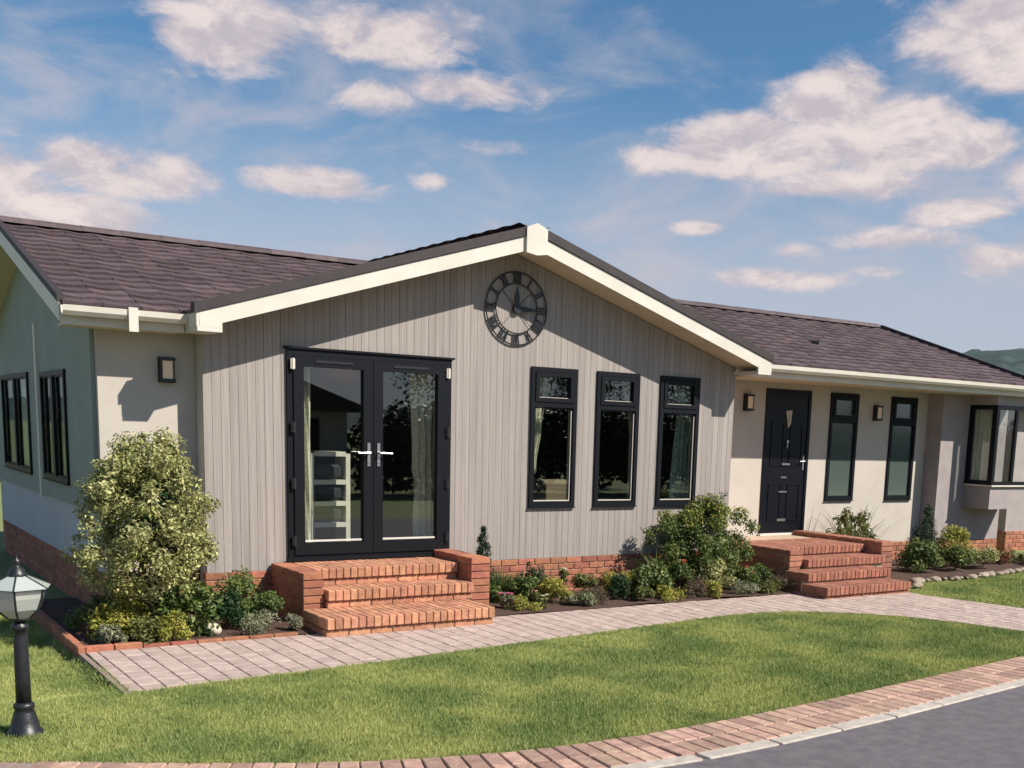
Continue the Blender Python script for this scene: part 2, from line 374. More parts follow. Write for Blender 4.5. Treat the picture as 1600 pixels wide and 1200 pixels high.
ed = tag(empty('brick_edging', (-1.38, -1.3, 0)), 'low red brick edging round the corner of the left flower bed', 'edging')
def add_child_brick(parent, c, size, mt, **k):
    return brick_at(parent, Vector(c) - parent.location, size, mt, **k)
for i in range(8): add_child_brick(ed, (-1.27 + i * .225, -1.295, .01 if i < 2 else -.012), (.215, .065, .075), M['brick'])
for i in range(12):
    for k in range(2): add_child_brick(ed, (-1.405, -1.21 + i * .225, .012 - k * .078), (.065, .215, .072), M['brick'])

# ------------------------------------------------------------------ the bungalow
house = tag(empty('bungalow', (0, 0, 0)), 'long single storey bungalow with beige gable front, brown tiled roof and dark framed windows', 'house')
SL = .3105; ER, AP = 2.866, 3.974
def zr(x): return ER + SL * ((x + .155) if x <= 3.4 else (6.955 - x))
SM = .3175; RY = 3.425
def zm(y): return ER + SM * ((y + .075) if y <= RY else (2 * RY + .075 - y))
def P(kind, v=0):
    if kind == 'y': return lambda u, z, d: (u, v + d, z)          # faces -Y
    if kind == 'x': return lambda u, z, d: (v + d, u, z)          # faces -X
    if kind == 'x+': return lambda u, z, d: (v - d, u, z)
def wall(name, mp, u0, u1, z0, top, holes, d0, d1, mt, parent, extra=()):
    us = sorted(set([u0, u1] + list(extra) + [q for h in holes for q in h[:2]])); us = [q for q in us if u0 <= q <= u1]
    zc = sorted(set([z0] + [q for h in holes for q in h[2:]])) + ['top']
    bm = bmesh.new(); cache = {}
    def vt(u, z):
        k = (round(u, 4), round(z, 4))
        if k not in cache: cache[k] = bm.verts.new(mp(u, z, d0))
        return cache[k]
    def Z(k, u): return top(u) if zc[k] == 'top' else zc[k]
    fs = []
    for i in range(len(us) - 1):
        for k in range(len(zc) - 1):
            cu = (us[i] + us[i + 1]) / 2; cz = (Z(k, cu) + Z(k + 1, cu)) / 2
            if any(h[0] < cu < h[1] and h[2] < cz < h[3] for h in holes): continue
            fs.append(bm.faces.new([vt(us[i], Z(k, us[i])), vt(us[i + 1], Z(k, us[i + 1])), vt(us[i + 1], Z(k + 1, us[i + 1])), vt(us[i], Z(k + 1, us[i]))]))
    dvec = Vector(mp(0, 0, d1)) - Vector(mp(0, 0, d0))
    r = bmesh.ops.extrude_face_region(bm, geom=fs)
    for g in r['geom']:
        if isinstance(g, bmesh.types.BMVert): g.co += dvec
    bmesh.ops.recalc_face_normals(bm, faces=bm.faces[:])
    me = bpy.data.meshes.new(name); bm.to_mesh(me); bm.free(); me.materials.append(mt)
    return link(bpy.data.objects.new(name, me), parent)
DX0, DX1, DZ0, DZ1 = .812, 2.644, .525, 2.625
WX = [(3.673, 4.310), (4.594, 5.231), (5.555, 6.192)]; WZ0, WZ1 = 1.025, 2.622
gh = [(DX0, DX1, DZ0, DZ1)] + [(a, b, WZ0, WZ1) for a, b in WX]
ZB = .42
gtop = lambda x: zr(x) - .135
fw = wall('gable_wall', P('y'), 0, 6.8, ZB, gtop, gh, .022, .16, M['render'], house, [3.4])
# vertical cladding boards on the gable, each cut round the openings
bw = .085; nb_ = 80
for i in range(nb_):
    a, b = i * bw, (i + 1) * bw - .0035
    cuts = sorted(set([a, b] + [q for h in gh for q in h[:2] if a < q < b] + ([3.4] if a < 3.4 < b else [])))
    for u, v in zip(cuts[:-1], cuts[1:]):
        segs = [(ZB + .004, None)]
        for h in gh:
            if h[0] < (u + v) / 2 < h[1]: segs = [(ZB + .004, h[2]), (h[3], None)]
        for s0, s1 in segs:
            t0, t1 = (gtop(u), gtop(v)) if s1 is None else (s1, s1)
            MB().hexa([(u, 0, s0), (v, 0, s0), (v, .021, s0), (u, .021, s0), (u, 0, t0), (v, 0, t1), (v, .021, t1), (u, .021, t0)]).build('cladding_board', M['plank'], fw)
wall('side_wall', P('x', 0), .023, .249, -.05, lambda u: 2.73, [], .001, .14, M['render'], house)
# left section, left end
wall('front_wall', P('y', .249), -.885, -.001, ZB, lambda u: 2.76, [], 0, .14, M['render'], house)
LW = [(1.50, 2.86, 1.20, 2.36), (3.70, 5.70, 1.20, 2.38)]
etop = lambda y: min(zm(y), 9) - .135
ew = wall('end_wall', P('x', -.885), .391, 6.5, ZB, etop, LW, 0, .14, M['palewall'], house, [RY])
wall('end_wall_upper', P('x', -.925), .33, 6.5, 1.0, etop, [(h[0], h[1], h[2], h[3]) for h in LW], 0, .038, M['sage'], house, [RY])  # darker grey-green layer on the upper part of the end wall
MB().box(-.945, -.885, 3.08, 3.16, .98, 2.9).build('cover_strip', M['white'], house)
# door section and right section
DH = [(8.163, 9.08, .525, 2.605), (9.494, 10.108, .998, 2.605), (10.868, 11.487, .998, 2.605)]
wall('door_wall', P('y', .827), 6.8, 11.78, ZB - .1, lambda u: 2.80, DH, 0, .14, M['render'], house)
wall('side_wall', P('x+', 6.8), .165, .826, ZB - .1, lambda u: 2.8, [], .001, .1, M['render'], house)
BX0, BX1 = 12.48, 13.02
wall('right_wall', P('y', .53), 11.78, 13.5, .33, lambda u: 2.80, [(BX0 + .02, BX1 - .02, 1.3, 2.6)], 0, .14, M['mauve'], house)
wall('side_wall', P('x', 11.78), .671, .826, .33, lambda u: 2.8, [], .001, .1, M['mauve'], house)
wall('end_wall', P('x+', 13.5), .671, 6.5, .33, etop, [], 0, .14, M['mauve'], house, [RY])
wall('rear_wall', P('y', 6.5), -.885, 13.5, .0, lambda u: 2.74, [], 0, .14, M['render'], house)
# rooms
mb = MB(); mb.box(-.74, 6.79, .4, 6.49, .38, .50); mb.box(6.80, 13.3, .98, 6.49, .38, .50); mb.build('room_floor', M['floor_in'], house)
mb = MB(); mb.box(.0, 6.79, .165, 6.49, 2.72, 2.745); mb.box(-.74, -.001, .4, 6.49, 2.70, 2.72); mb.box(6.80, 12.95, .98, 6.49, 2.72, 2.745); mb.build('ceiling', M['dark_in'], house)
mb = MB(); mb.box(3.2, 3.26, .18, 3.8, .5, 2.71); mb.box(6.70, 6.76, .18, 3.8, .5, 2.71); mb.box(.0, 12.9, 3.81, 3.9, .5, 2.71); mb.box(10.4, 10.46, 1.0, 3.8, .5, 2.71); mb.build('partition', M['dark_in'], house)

# roof ---------------------------------------------------------------
roof = MB()
def slab(pts, dz): roof.prism(pts, (0, 0, -dz))
YF = -.44
roof.prism([(-.155, YF, ER - .012), (3.4, YF, AP - .012 - .004), (3.4, YF, AP - .13), (-.155, YF, ER - .125)], (0, 3.8, 0))
roof.prism([(3.4, YF, AP - .016), (6.955, YF, ER - .012), (6.955, YF, ER - .125), (3.4, YF, AP - .13)], (0, 3.8, 0))
for xa_, xb_, ya_ in ((-1.22, -.002, -.075), (-.0015, 6.8015, .30), (6.802, 13.53, -.075)):
    roof.prism([(xa_, ya_, zm(ya_) - .02), (xa_, RY, zm(RY) - .02), (xa_, 2 * RY + .075, ER - .02), (xa_, 2 * RY + .075, ER - .13), (xa_, RY, zm(RY) - .13), (xa_, ya_, zm(ya_) - .13)], (xb_ - xa_, 0, 0))
roof = roof.build('roof', M['soffit'], house)
# fascias (rake boards), box ends, gutters
mb = MB()
for s in (-1, 1):
    X = (lambda q: q) if s < 0 else (lambda q: 6.8 - q)
    p = [(X(-.155), -.47, ER - .002), (3.4 + s * .0, -.47, AP - .002), (3.4, -.47, AP - .150), (X(-.155), -.47, ER - .150)]
    f = MB(); f.prism(p, (0, .029, 0)); f.build('rake_fascia', M['white'], house)
    e = MB()
    x0, x1 = sorted((X(-.175), X(.05))); e.box(x0, x1, -.472, -.012, 2.695, 2.735); x0, x1 = sorted((X(-.155), X(.05))); e.box(x0, x1, -.473, -.440, 2.735, ER - .005 if False else 2.80)
    x0, x1 = sorted((X(-.18), X(-.157))); e.box(x0, x1, -.47, -.076, 2.736, ER - .003); e.build('box_end', M['white'], house)
    v = MB(); p = [(X(-.20), -.485, ER - .012), (3.4, -.485, AP + .004), (3.4, -.485, AP + .10), (X(-.20), -.485, ER + .078)]
    v.prism(p, (0, .12, 0)); v.build('verge_trim', M['verge'], house)
c = MB(); c.prism([(3.27, -.505, 3.77), (3.40, -.505, 3.75), (3.53, -.505, 3.77), (3.53, -.505, 4.03), (3.40, -.505, 4.08), (3.27, -.505, 4.03)], (0, .10, 0)); c.build('apex_cap', M['white'], house)
def gutter(x0, x1, y, z, parent):
    prof = [(0, 0), (-.012, -.055), (-.045, -.085), (-.085, -.085), (-.112, -.05), (-.118, .0), (-.108, .0), (-.1, -.045), (-.08, -.07), (-.045, -.07), (-.022, -.045), (-.012, 0)]
    g = MB(); g.prism([(x0, y + a, z + b) for a, b in prof], (x1 - x0, 0, 0)); return g.build('gutter', M['white'], parent)
for x0, x1 in ((-1.235, -.185), (6.985, 13.56)):
    gutter(x0, x1, -.098, ER - .015, house)
    f = MB(); f.box(x0, x1, -.097, -.076, ER - .175, ER - .022); f.build('eave_fascia', M['white'], house)
    f = MB(); f.box(x0 + .03, x1 - .03, -.074, .24 if x0 < 0 else .82, ER - .175, ER - .16); f.build('soffit_board', M['soffit'], house)
MB().box(-.70, -.62, -.23, -.21, 2.66, 2.87).build('gutter_bracket', M['white'], house)
for xv in (-1.245, 13.53):
    for a, b in ((-.075, RY), (RY, 2 * RY + .075)):
        f = MB(); f.prism([(xv, a, zm(a) + .01), (xv, b, zm(b) + .01), (xv, b, zm(b) - .15), (xv, a, zm(a) - .15)], (.022, 0, 0)); f.build('verge_fascia', M['white'], house)
        f = MB(); f.prism([(xv - .01, a, zm(a) + .012), (xv - .01, b, zm(b) + .012), (xv - .01, b, zm(b) + .075), (xv - .01, a, zm(a) + .075)], (.06, 0, 0)); f.build('verge_trim', M['verge'], house)
# tiles
TW, TE, TL = .33, .23, .30
def tile_mesh(name, mt):
    V = []; n = 6
    for k in range(n + 1):
        u = (k / n - .5) * (TW - .004); h = .006 * math.cos(2 * math.pi * k / n)
        V += [(u, 0, h + .034), (u, TL, h + .004), (u, 0, h + .004)]
    F = []
    for k in range(n): a = 3 * k; b = a + 3; F += [(a, b, b + 1, a + 1), (a + 2, b + 2, b, a)]
    F += [(0, 1, 2), (3 * n + 1, 3 * n, 3 * n + 2)]
    return V, F
TV, TF = tile_mesh('t', None); tme = mesh_data('roof_tile', TV, TF, M['tile'])
ang = math.atan(SM); tiles = []
nrow = int((RY + .10) / (TE * math.cos(ang))) + 1
for r in range(nrow):
    s = r * TE; y = -.115 + s * math.cos(ang); z = ER - .012 + s * math.sin(ang)
    if y > RY - .05: break
    k = 0
    x = -1.22 + TW / 2
    while x < 13.5:
        if z > (zr(min(max(x, -.2), 7.0)) - .12 if -.4 < x < 7.2 else -9): tiles.append((x + random.uniform(-.003, .003), y + random.uniform(-.004, .004), z + random.uniform(0, .004), random.uniform(-.012, .012)))
        x += TW
tiles.sort(key=lambda t: (t[0] + 3.2) ** 2 + (t[1] + 10.9) ** 2)
rs = MB()
for i, (x, y, z, rr) in enumerate(tiles):
    mw = Matrix.Translation((x, y, z)) @ Matrix.Rotation(ang + random.uniform(-.004, .006), 4, 'X') @ Matrix.Rotation(rr * .6, 4, 'Z')
    if i < 300:
        o = bpy.data.objects.new('roof_tile', tme); o.matrix_world = mw; link(o, roof)
    else:
        b = len(rs.V); rs.V += [tuple(mw @ Vector(v)) for v in TV]; rs.F += [tuple(b + q for q in f) for f in TF]
for s in (-1, 1):      # slopes of the cross gable
    n = int(3.7 / TE)
    for r in range(n + 1):
        q = r * TE; hx = q * math.cos(ang); x = (-.19 + hx) if s < 0 else (6.99 - hx); z = ER - .01 + q * math.sin(ang)
        if abs(x - 3.4) < .08: continue
        y = -.46 + TW / 2
        while y < 3.5:
            if zm(y) < z + .25:
                mw = Matrix.Translation((x, y, z)) @ Matrix.Rotation(-math.pi / 2 * (1 if s < 0 else -1), 4, 'Z') @ Matrix.Rotation(math.atan(SL), 4, 'X')
                b = len(rs.V); rs.V += [tuple(mw @ Vector(v)) for v in TV]; rs.F += [tuple(b + w for w in f) for f in TF]
            y += TW
r2 = MB(); r2.V = rs.V; r2.F = rs.F
x = -1.0
while x < 13.3:        # rear slope, never seen close
    x += 99
r2.hexa([(-1.22, RY, zm(RY) + .0), (13.4, RY, zm(RY) + .0), (13.4, 6.95, ER - .02), (-1.22, 6.95, ER - .02), (-1.22, RY, zm(RY) + .04), (13.4, RY, zm(RY) + .04), (13.4, 6.95, ER + .02), (-1.22, 6.95, ER + .02)])
tag(r2.build('roof_tiles', M['tile2'], roof), kind='stuff')
def halfcap(L):
    V = []; n = 6
    for e in (0, 1):
        for k in range(n + 1):
            t = math.pi * k / n; V.append((e * L, .12 * math.cos(t), .075 * math.sin(t) - .02))
    return V, [(k, k + 1, n + 2 + k, n + 1 + k) for k in range(n)] + [tuple(range(n + 1)), tuple(range(2 * n + 1, n, -1))]
hv, hf = halfcap(.44); hme = mesh_data('ridge_tile', hv, hf, M['tile'])
x = -1.24
while x < 13.0:
    o = bpy.data.objects.new('ridge_tile', hme); o.location = (x, RY, zm(RY) + .03); o.rotation_euler = (0, random.uniform(-.01, .01), 0); link(o, roof); x += .443
y = -.40
while y < 2.9:
    o = bpy.data.objects.new('ridge_tile', hme); o.location = (3.4, y, AP + .035); o.rotation_euler = (0, 0, math.pi / 2); link(o, roof); y += .443
# small roof vents
for vx, vs in ((9.6, 1.35), (7.55, .35)):
    y = -.1 + vs; v = MB(); zz = zm(y) + .03; v.hexa([(vx, y, zz - .02), (vx + .26, y, zz - .02), (vx + .26, y + .22, zz + .05), (vx, y + .22, zz + .05), (vx + .04, y + .02, zz + .06), (vx + .22, y + .02, zz + .06), (vx + .24, y + .22, zz + .09), (vx + .02, y + .22, zz + .09)])
    v.build('roof_vent', M['verge'], house)

# brick plinths -------------------------------------------------------
def brickwork(name, mp, u0, u1, z0, z1, mt, parent, dback=.1, skip=None, ph=.075):
    back = wall(name, mp, u0 + .002, u1 - .002, z0, lambda u: z1 - .006, [], .012, dback, M['mortar'], parent)
    k = 0; z = z1
    xdir = mp(1, 0, 0)[0] != mp(0, 0, 0)[0]
    while z - .065 > z0 - .03:
        u = u0 - (.1125 if k % 2 else 0)
        while u < u1 - .02:
            a, b = max(u, u0), min(u + .215, u1)
            if b - a > .04 and not (skip and skip((a + b) / 2, z)):
                c = mp((a + b) / 2, z - .0325, .05); L = round(b - a, 3)
                size = (L, .1, .065) if xdir else (.1, L, .065)
                brick_at(back, Vector(c) + Vector((random.uniform(-.001, .001),) * 3), size, mt, 'brick')
            u += .225
        z -= ph; k += 1
    return back
brickwork('front_plinth', P('y', -.012), 2.66, 6.86, -.05, ZB, M['brick'], house)
brickwork('left_plinth', P('y', -.012), -.02, .64, -.05, ZB, M['brick'], house)
brickwork('corner_plinth', P('y', .237), -.897, -.01, -.05, ZB, M['brick'], house)
brickwork('end_plinth', P('x', -.899), .345, 6.5, -.12, ZB, M['brick'], house)
MB().box(.64, 2.66, .03, .16, -.05, ZB).build('door_plinth', M['mortar'], house)
MB().box(6.87, 11.77, .83, .9, -.05, ZB - .1).build('door_plinth', M['mortar'], house)
brickwork('door_plinth', P('y', .815), 9.12, 11.77, -.03, ZB - .11, M['brick'], house)
brickwork('right_plinth', P('y', .518), 11.77, 13.5, -.03, .32, M['brick'], house)

# windows --------------------------------------------------------------
def fbox(mp, mb, u0, u1, z0, z1, d0, d1):
    ps = [mp(u0, z0, d0), mp(u1, z0, d0), mp(u1, z0, d1), mp(u0, z0, d1), mp(u0, z1, d0), mp(u1, z1, d0), mp(u1, z1, d1), mp(u0, z1, d1)]
    mb.hexa(ps)
def ring(mp, mb, u0, u1, z0, z1, w, d0, d1):
    fbox(mp, mb, u0, u0 + w, z0, z1, d0, d1); fbox(mp, mb, u1 - w, u1, z0, z1, d0, d1)
    fbox(mp, mb, u0 + w, u1 - w, z0, z0 + w, d0, d1); fbox(mp, mb, u0 + w, u1 - w, z1 - w, z1, d0, d1)
def window(mp, u0, u1, z0, z1, tl=.42, glass='glass', bright=True, parent=house, glass2=None):
    f = MB(); ring(mp, f, u0, u1, z0, z1, .052, -.025, .055)
    zt = z1 - tl if tl else None
    if tl: fbox(mp, f, u0 + .052, u1 - .052, zt - .028, zt + .028, -.025, .055)
    w = f.build('window', M['frame'], parent)
    if tl:
        s = MB(); ring(mp, s, u0 + .055, u1 - .055, zt + .030, z1 - .055, .048, -.036, .03); s.build('top_sash', M['frame'], w)
        g = MB(); fbox(mp, g, u0 + .10, u1 - .10, zt + .075, z1 - .10, .004, .010); g.build('pane', M[glass2 or glass], w)
        fb = MB(); fbox(mp, fb, u0 + .101, u1 - .101, zt + .076, zt + .084, -.006, .002); fb.build('glazing_bead', M['white'], w)  # pale strip paints a highlight on the bottom bead
    b = MB(); zt2 = (zt - .03) if tl else z1 - .054
    ring(mp, b, u0 + .053, u1 - .053, z0 + .053, zt2, .014, -.012, .004); b.build('glazing_bead', M['frame'], w)
    if bright:
        b = MB(); fbox(mp, b, u0 + .068, u1 - .068, z0 + .068, z0 + .078, -.010, .003); fbox(mp, b, u1 - .074, u1 - .068, z0 + .079, zt2 - .03, -.010, .003); b.build('bead_highlight', M['white'], w)  # pale strips paint highlights along the bottom and right beads
    g = MB(); fbox(mp, g, u0 + .055, u1 - .055, z0 + .055, zt2 - .002, .008, .014); g.build('pane', M[glass], w)
    s = MB(); fbox(mp, s, u0 - .01, u1 + .01, z0 - .010, z0 - .001, -.040, .01); s.build('sill', M['frame'], w)
    return w
for a, b in WX: window(P('y'), a, b, WZ0, WZ1, glass2='glass')
for h in DH[1:]: window(P('y', .827), h[0], h[1], h[2], h[3], .40, glass='frost', bright=False, glass2='frost')
for y0, y1, z0, z1 in LW:
    mid = (y0 + y1) / 2
    window(P('x', -.925), y0, mid - .002, z0, z1, 0, bright=False); window(P('x', -.925), mid + .002, y1, z0, z1, 0, bright=False)
# bay
bay = MB(); bay.box(BX0, 13.49, .03, .529, .88, 1.27); bay.box(BX0, 13.49, .03, .529, 2.54, 2.69); bay = bay.build('bay', M['mauve'], house)
fr = MB(); fr.box(BX0 - .015, BX0 + .03, .46, .53, 1.272, 2.538); fr.box(BX0 - .015, BX0 + .055, .01, .10, 1.272, 2.538)
fr.box(BX0 - .015, BX0 + .03, .10, .46, 1.272, 1.34); fr.box(BX0 - .015, BX0 + .03, .10, .46, 2.47, 2.538)
fr.box(BX0 + .056, 13.48, .01, .06, 1.272, 1.325); fr.box(BX0 + .056, 13.48, .01, .06, 2.47, 2.538); fr.box(12.98, 13.04, .01, .06, 1.326, 2.469); fr.build('window_frame', M['frame'], bay)
g = MB(); g.box(BX0 + .004, BX0 + .010, .10, .46, 1.34, 2.47); g.build('pane', M['glass'], bay)
g = MB(); g.box(BX0 + .056, 12.98, .03, .036, 1.326, 2.469); g.build('pane', M['glass'], bay)
MB().box(BX0 - .03, 13.50, -.015, .50, 1.245, 1.268).build('sill', M['white'], bay)

# french door -----------------------------------------------------------
mp = P('y')
f = MB(); fbox(mp, f, DX0, DX0 + .06, DZ0, DZ1, -.03, .07); fbox(mp, f, DX1 - .06, DX1, DZ0, DZ1, -.03, .07); fbox(mp, f, DX0 + .06, DX1 - .06, DZ1 - .06, DZ1, -.03, .07); fbox(mp, f, DX0 + .06, DX1 - .06, DZ0, DZ0 + .045, -.03, .07)
fd = f.build('french_door', M['frame'], house)
MB().box(DX0 - .02, DX1 + .02, -.07, -.031, DZ0 - .012, DZ0 + .02).build('threshold', M['frame'], fd)
MB().box(DX0 - .03, DX1 + .03, -.05, -.001, DZ1 + .002, DZ1 + .022).build('drip_bar', M['frame'], fd)
mid = (DX0 + DX1) / 2
for s, (a, b) in ((-1, (DX0 + .063, mid - .003)), (1, (mid + .003, DX1 - .063))):
    l = MB(); z0, z1 = DZ0 + .048, DZ1 - .063; wv = .105
    fbox(mp, l, a, a + wv, z0, z1, -.045, .03); fbox(mp, l, b - wv, b, z0, z1, -.045, .03); fbox(mp, l, a + wv, b - wv, z0, z0 + .12, -.045, .03); fbox(mp, l, a + wv, b - wv, z1 - .10, z1, -.045, .03)
    l.build('door_leaf', M['frame'], fd)
    g = MB(); fbox(mp, g, a + wv, b - wv, z0 + .12, z1 - .10, -.004, .004); g.build('pane', M['glass'], fd)
    g = MB(); fbox(mp, g, a + wv + .01, b - wv - .01, z0 + .130, z0 + .148, -.024, -.006); g.build('glazing_bead', M['white'], fd)
    g = MB(); fbox(mp, g, a + wv + .12, b - wv - .12, z1 - .06, z1 - .035, -.052, -.046); g.build('trickle_vent', M['black'], fd)
    hx = mid + s * .055; h = MB(); fbox(mp, h, hx - .016, hx + .016, 1.48, 1.72, -.055, -.046); h.tube((hx, -.055, 1.62), (hx, -.10, 1.62), .010); h.tube((hx, -.10, 1.62), (hx + s * .135, -.10, 1.615), .010); h.tube((hx, -.06, 1.52), (hx, -.05, 1.52), .012)
    h.build('door_handle', M['chrome'], fd)
    for z in (2.48, 1.86, 1.30, .72):
        hx = a - .012 if s < 0 else b + .012; h = MB(); fbox(mp, h, hx - .022, hx + .022, z - .05, z + .05, -.062, -.046); h.tube((hx, -.062, z - .055), (hx, -.062, z + .055), .012); h.build('hinge', M['white' if z > 2.4 else 'black'], fd)

# front door --------------------------------------------------------------
mp = P('y', .827); a, b, z0, z1 = DH[0]
f = MB(); fbox(mp, f, a, a + .05, z0, z1, -.02, .06); fbox(mp, f, b - .05, b, z0, z1, -.02, .06); fbox(mp, f, a + .05, b - .05, z1 - .05, z1, -.02, .06)
fd2 = f.build('front_door', M['door'], house)
l = MB(); fbox(mp, l, a + .052, b - .052, z0 + .005, z1 - .052, -.006, .045)
for (u0, u1, v0, v1) in ((.14, .40, .98, 1.62), (.52, .78, .98, 1.62), (.14, .40, .18, .72), (.52, .78, .18, .72)):
    ring(mp, l, a + u0, a + u1, z0 + v0, z0 + v1, .022, -.016, -.0065)
l.build('door_leaf', M['door'], fd2)
cx = (a + b) / 2
g = MB(); g.prism([(cx - .05, .827 - .018, 2.30), (cx + .01, .827 - .018, 2.05), (cx + .055, .827 - .018, 2.12), (cx + .07, .827 - .018, 2.31)], (0, .011, 0)); g.build('pane', M['whitestone'], fd2)
g = MB(); fbox(mp, g, cx - .09, cx + .07, 1.52, 1.545, -.03, -.0068); g.build('letter_plate', M['chrome'], fd2)
for zz, ww in ((1.33, .055), (1.12, .08), (.70, .085)):
    g = MB(); fbox(mp, g, cx - .03 - ww, cx - .03 + ww, zz, zz + (.02 if zz > .8 else .035), -.022, -.0068); g.build('door_trim', M['chrome'], fd2)
g = MB(); g.tube((cx, .81, 1.86), (cx, .79, 1.86), .022); g.tube((cx, .795, 1.86), (cx - .01, .79, 1.76), .009); g.build('knocker', M['chrome'], fd2)
g = MB(); fbox(mp, g, b - .115, b - .085, 1.45, 1.66, -.017, -.007); g.tube((b - .1, .81, 1.58), (b - .1, .77, 1.58), .009); g.tube((b - .1, .77, 1.58), (b - .21, .77, 1.575), .009); g.build('door_handle', M['chrome'], fd2)
MB().box(a - .02, b + .02, .76, .825, z0 - .03, z0 - .001).build('threshold', M['white'], fd2)

# ------------------------------------------------------------------ steps
def flight(name, label, x0, x1, treads, land_y, land_z, back_y, px, ped_y, seed, bottom, tmt='brick2', pmt='brick'):
    """treads: [(front y, top z, xa, xb)] from the bottom up, landing last"""
    root = tag(empty(name, ((x0 + x1) / 2, back_y, 0)), label, 'steps')
    loc = root.location
    def ab(c, size, nm='brick', mt=None): return brick_at(root, Vector(c) - loc, size, mt or M[tmt], nm)
    core = MB()
    def cbox(*q): core.box(q[0] - loc.x, q[1] - loc.x, q[2] - loc.y, q[3] - loc.y, q[4], q[5])
    prevz = 0; ends = [t[0] for t in treads[1:]] + [back_y]
    for (fy, tz, xa, xb), nxt in zip(treads, ends):
        is_last = nxt == back_y
        cbox(xa + .025, xb - .025, fy + .03, (nxt + .05 if not is_last else back_y - .004), -.04, tz - .008)
        # rowlock tread bricks
        L = .215; depth = (nxt - fy) if not is_last else (back_y - fy)
        rows = max(1, math.ceil((depth + .01) / .225)) ; n = int((xb - xa) / .075); pit = (xb - xa) / n
        rows = min(rows, 4)
        for r in range(rows):
            ya = fy - .012 + r * .225; yb = min(ya + .215, (back_y - .005) if is_last else nxt + .02)
            if yb - ya < .04: continue
            for i in range(n): ab((xa + (i + .5) * pit, (ya + yb) / 2, tz - .05 + random.uniform(-.0015, .0015)), (round(pit - .008, 3), round(yb - ya, 3), .10))
        # courses in the riser under the nosing
        z = tz - .112; k = 0
        while z > prevz + .02:
            h = min(.065, z - prevz + .004); nn = max(1, round((xb - xa) / .225)); p2 = (xb - xa) / nn
            for i in range(nn): ab((xa + (i + .5) * p2, fy + .018 + .05, z - h / 2), (round(p2 - .01, 3), .1, round(h, 3)))
            z -= .075; k += 1
        # open end of the step on the left, brick courses under the tread
        if xa <= px[0][0] + .01:
            z = tz - .112
            while z > prevz - .02 or z > .02:
                h = min(.065, z + .02)
                if h < .03: break
                ys = fy + .13; ye_end = (treads[1][0] if fy < treads[1][0] else ped_y) if not is_last else fy
                ye_end = ped_y if fy < ped_y else fy
                while ys < ye_end - .04:
                    ye = min(ys + .215, ye_end); ab((xa + .05, (ys + ye) / 2, z - h / 2), (.1, round(ye - ys, 3), round(h, 3))); ys = ye + .01
                z -= .075
        prevz = tz
    # pedestals: courses of bricks on front and outer/inner sides
    for k, (pa, pb, ptop) in enumerate(px):
        nz = int(ptop / .075)
        for c in range(nz + 1):
            zt = ptop - c * .075; h = min(.065, zt + .02)
            if h < .03: continue
            off = .1125 if c % 2 else 0
            ab(((pa + pb) / 2, ped_y + .05, zt - h / 2), (round(pb - pa, 3), .1, round(h, 3)), mt=M[pmt])
            y = ped_y + .105 + off * .0
            first = .215 if c % 2 == 0 else .105
            ys = ped_y + .11
            while ys < back_y - .03:
                ye = min(ys + first, back_y - .006); first = .215
                if ye - ys > .04: ab(((pa + pb) / 2, (ys + ye) / 2, zt - h / 2), (round(pb - pa, 3), round(ye - ys, 3), round(h, 3)), mt=M[pmt])
                ys = ye + .01
        cbox(pa + .012, pb - .012, ped_y + .02, back_y - .01, -.04, ptop - .02)
    core.build('mortar_core', M['mortar'], root)
    return root
flight('brick_steps', 'orange brick steps with three treads leading up to the french doors', .6, 2.66,
       [(-1.54, .168, .60, 2.35), (-.97, .335, .842, 2.428), (-.62, .502, .842, 2.428)], 0, 0, -.014, [(.63, .832, .502), (2.438, 2.66, .58)], -.90, 1, None)
flight('brick_steps', 'darker brick steps with four shallow treads below the black front door', 7.06, 9.05,
       [(-1.76, .14, 6.86, 8.42), (-1.36, .26, 6.94, 8.50), (-1.00, .38, 7.302, 8.80), (-.62, .50, 7.302, 8.80)], 0, 0, .81, [(7.06, 7.292, .50), (8.81, 9.05, .56)], -.92, 2, None, 'brick3', 'brick3')

# ------------------------------------------------------------------ things on the wall
def wall_lamp(x, y, z, label):
    r = tag(empty('wall_lamp', (x, y, z)), label, 'wall lamp', 'square black wall lamps')
    MB().box(-.075, .075, -.022, -.002, -.12, .12).build('back_plate', M['black'], r)
    MB().box(-.07, .07, -.085, -.023, .085, .115).build('hood', M['black'], r)
    MB().box(-.07, .07, -.085, -.023, -.115, -.085).build('base', M['black'], r)
    m_ = MB(); m_.box(-.07, -.055, -.085, -.023, -.084, .084); m_.box(.045, .055, -.085, -.078, -.084, .084); m_.build('side_bar', M['black'], r)
    MB().box(-.05, .044, -.078, -.024, -.083, .083).build('diffuser', M['opal'], r)
wall_lamp(-.27, .249, 2.36, 'square black wall lamp above the big bush, left end of the house')
wall_lamp(7.80, .827, 2.39, 'square black wall lamp just left of the front door')
wall_lamp(10.53, .827, 2.34, 'square black wall lamp between the two narrow windows')

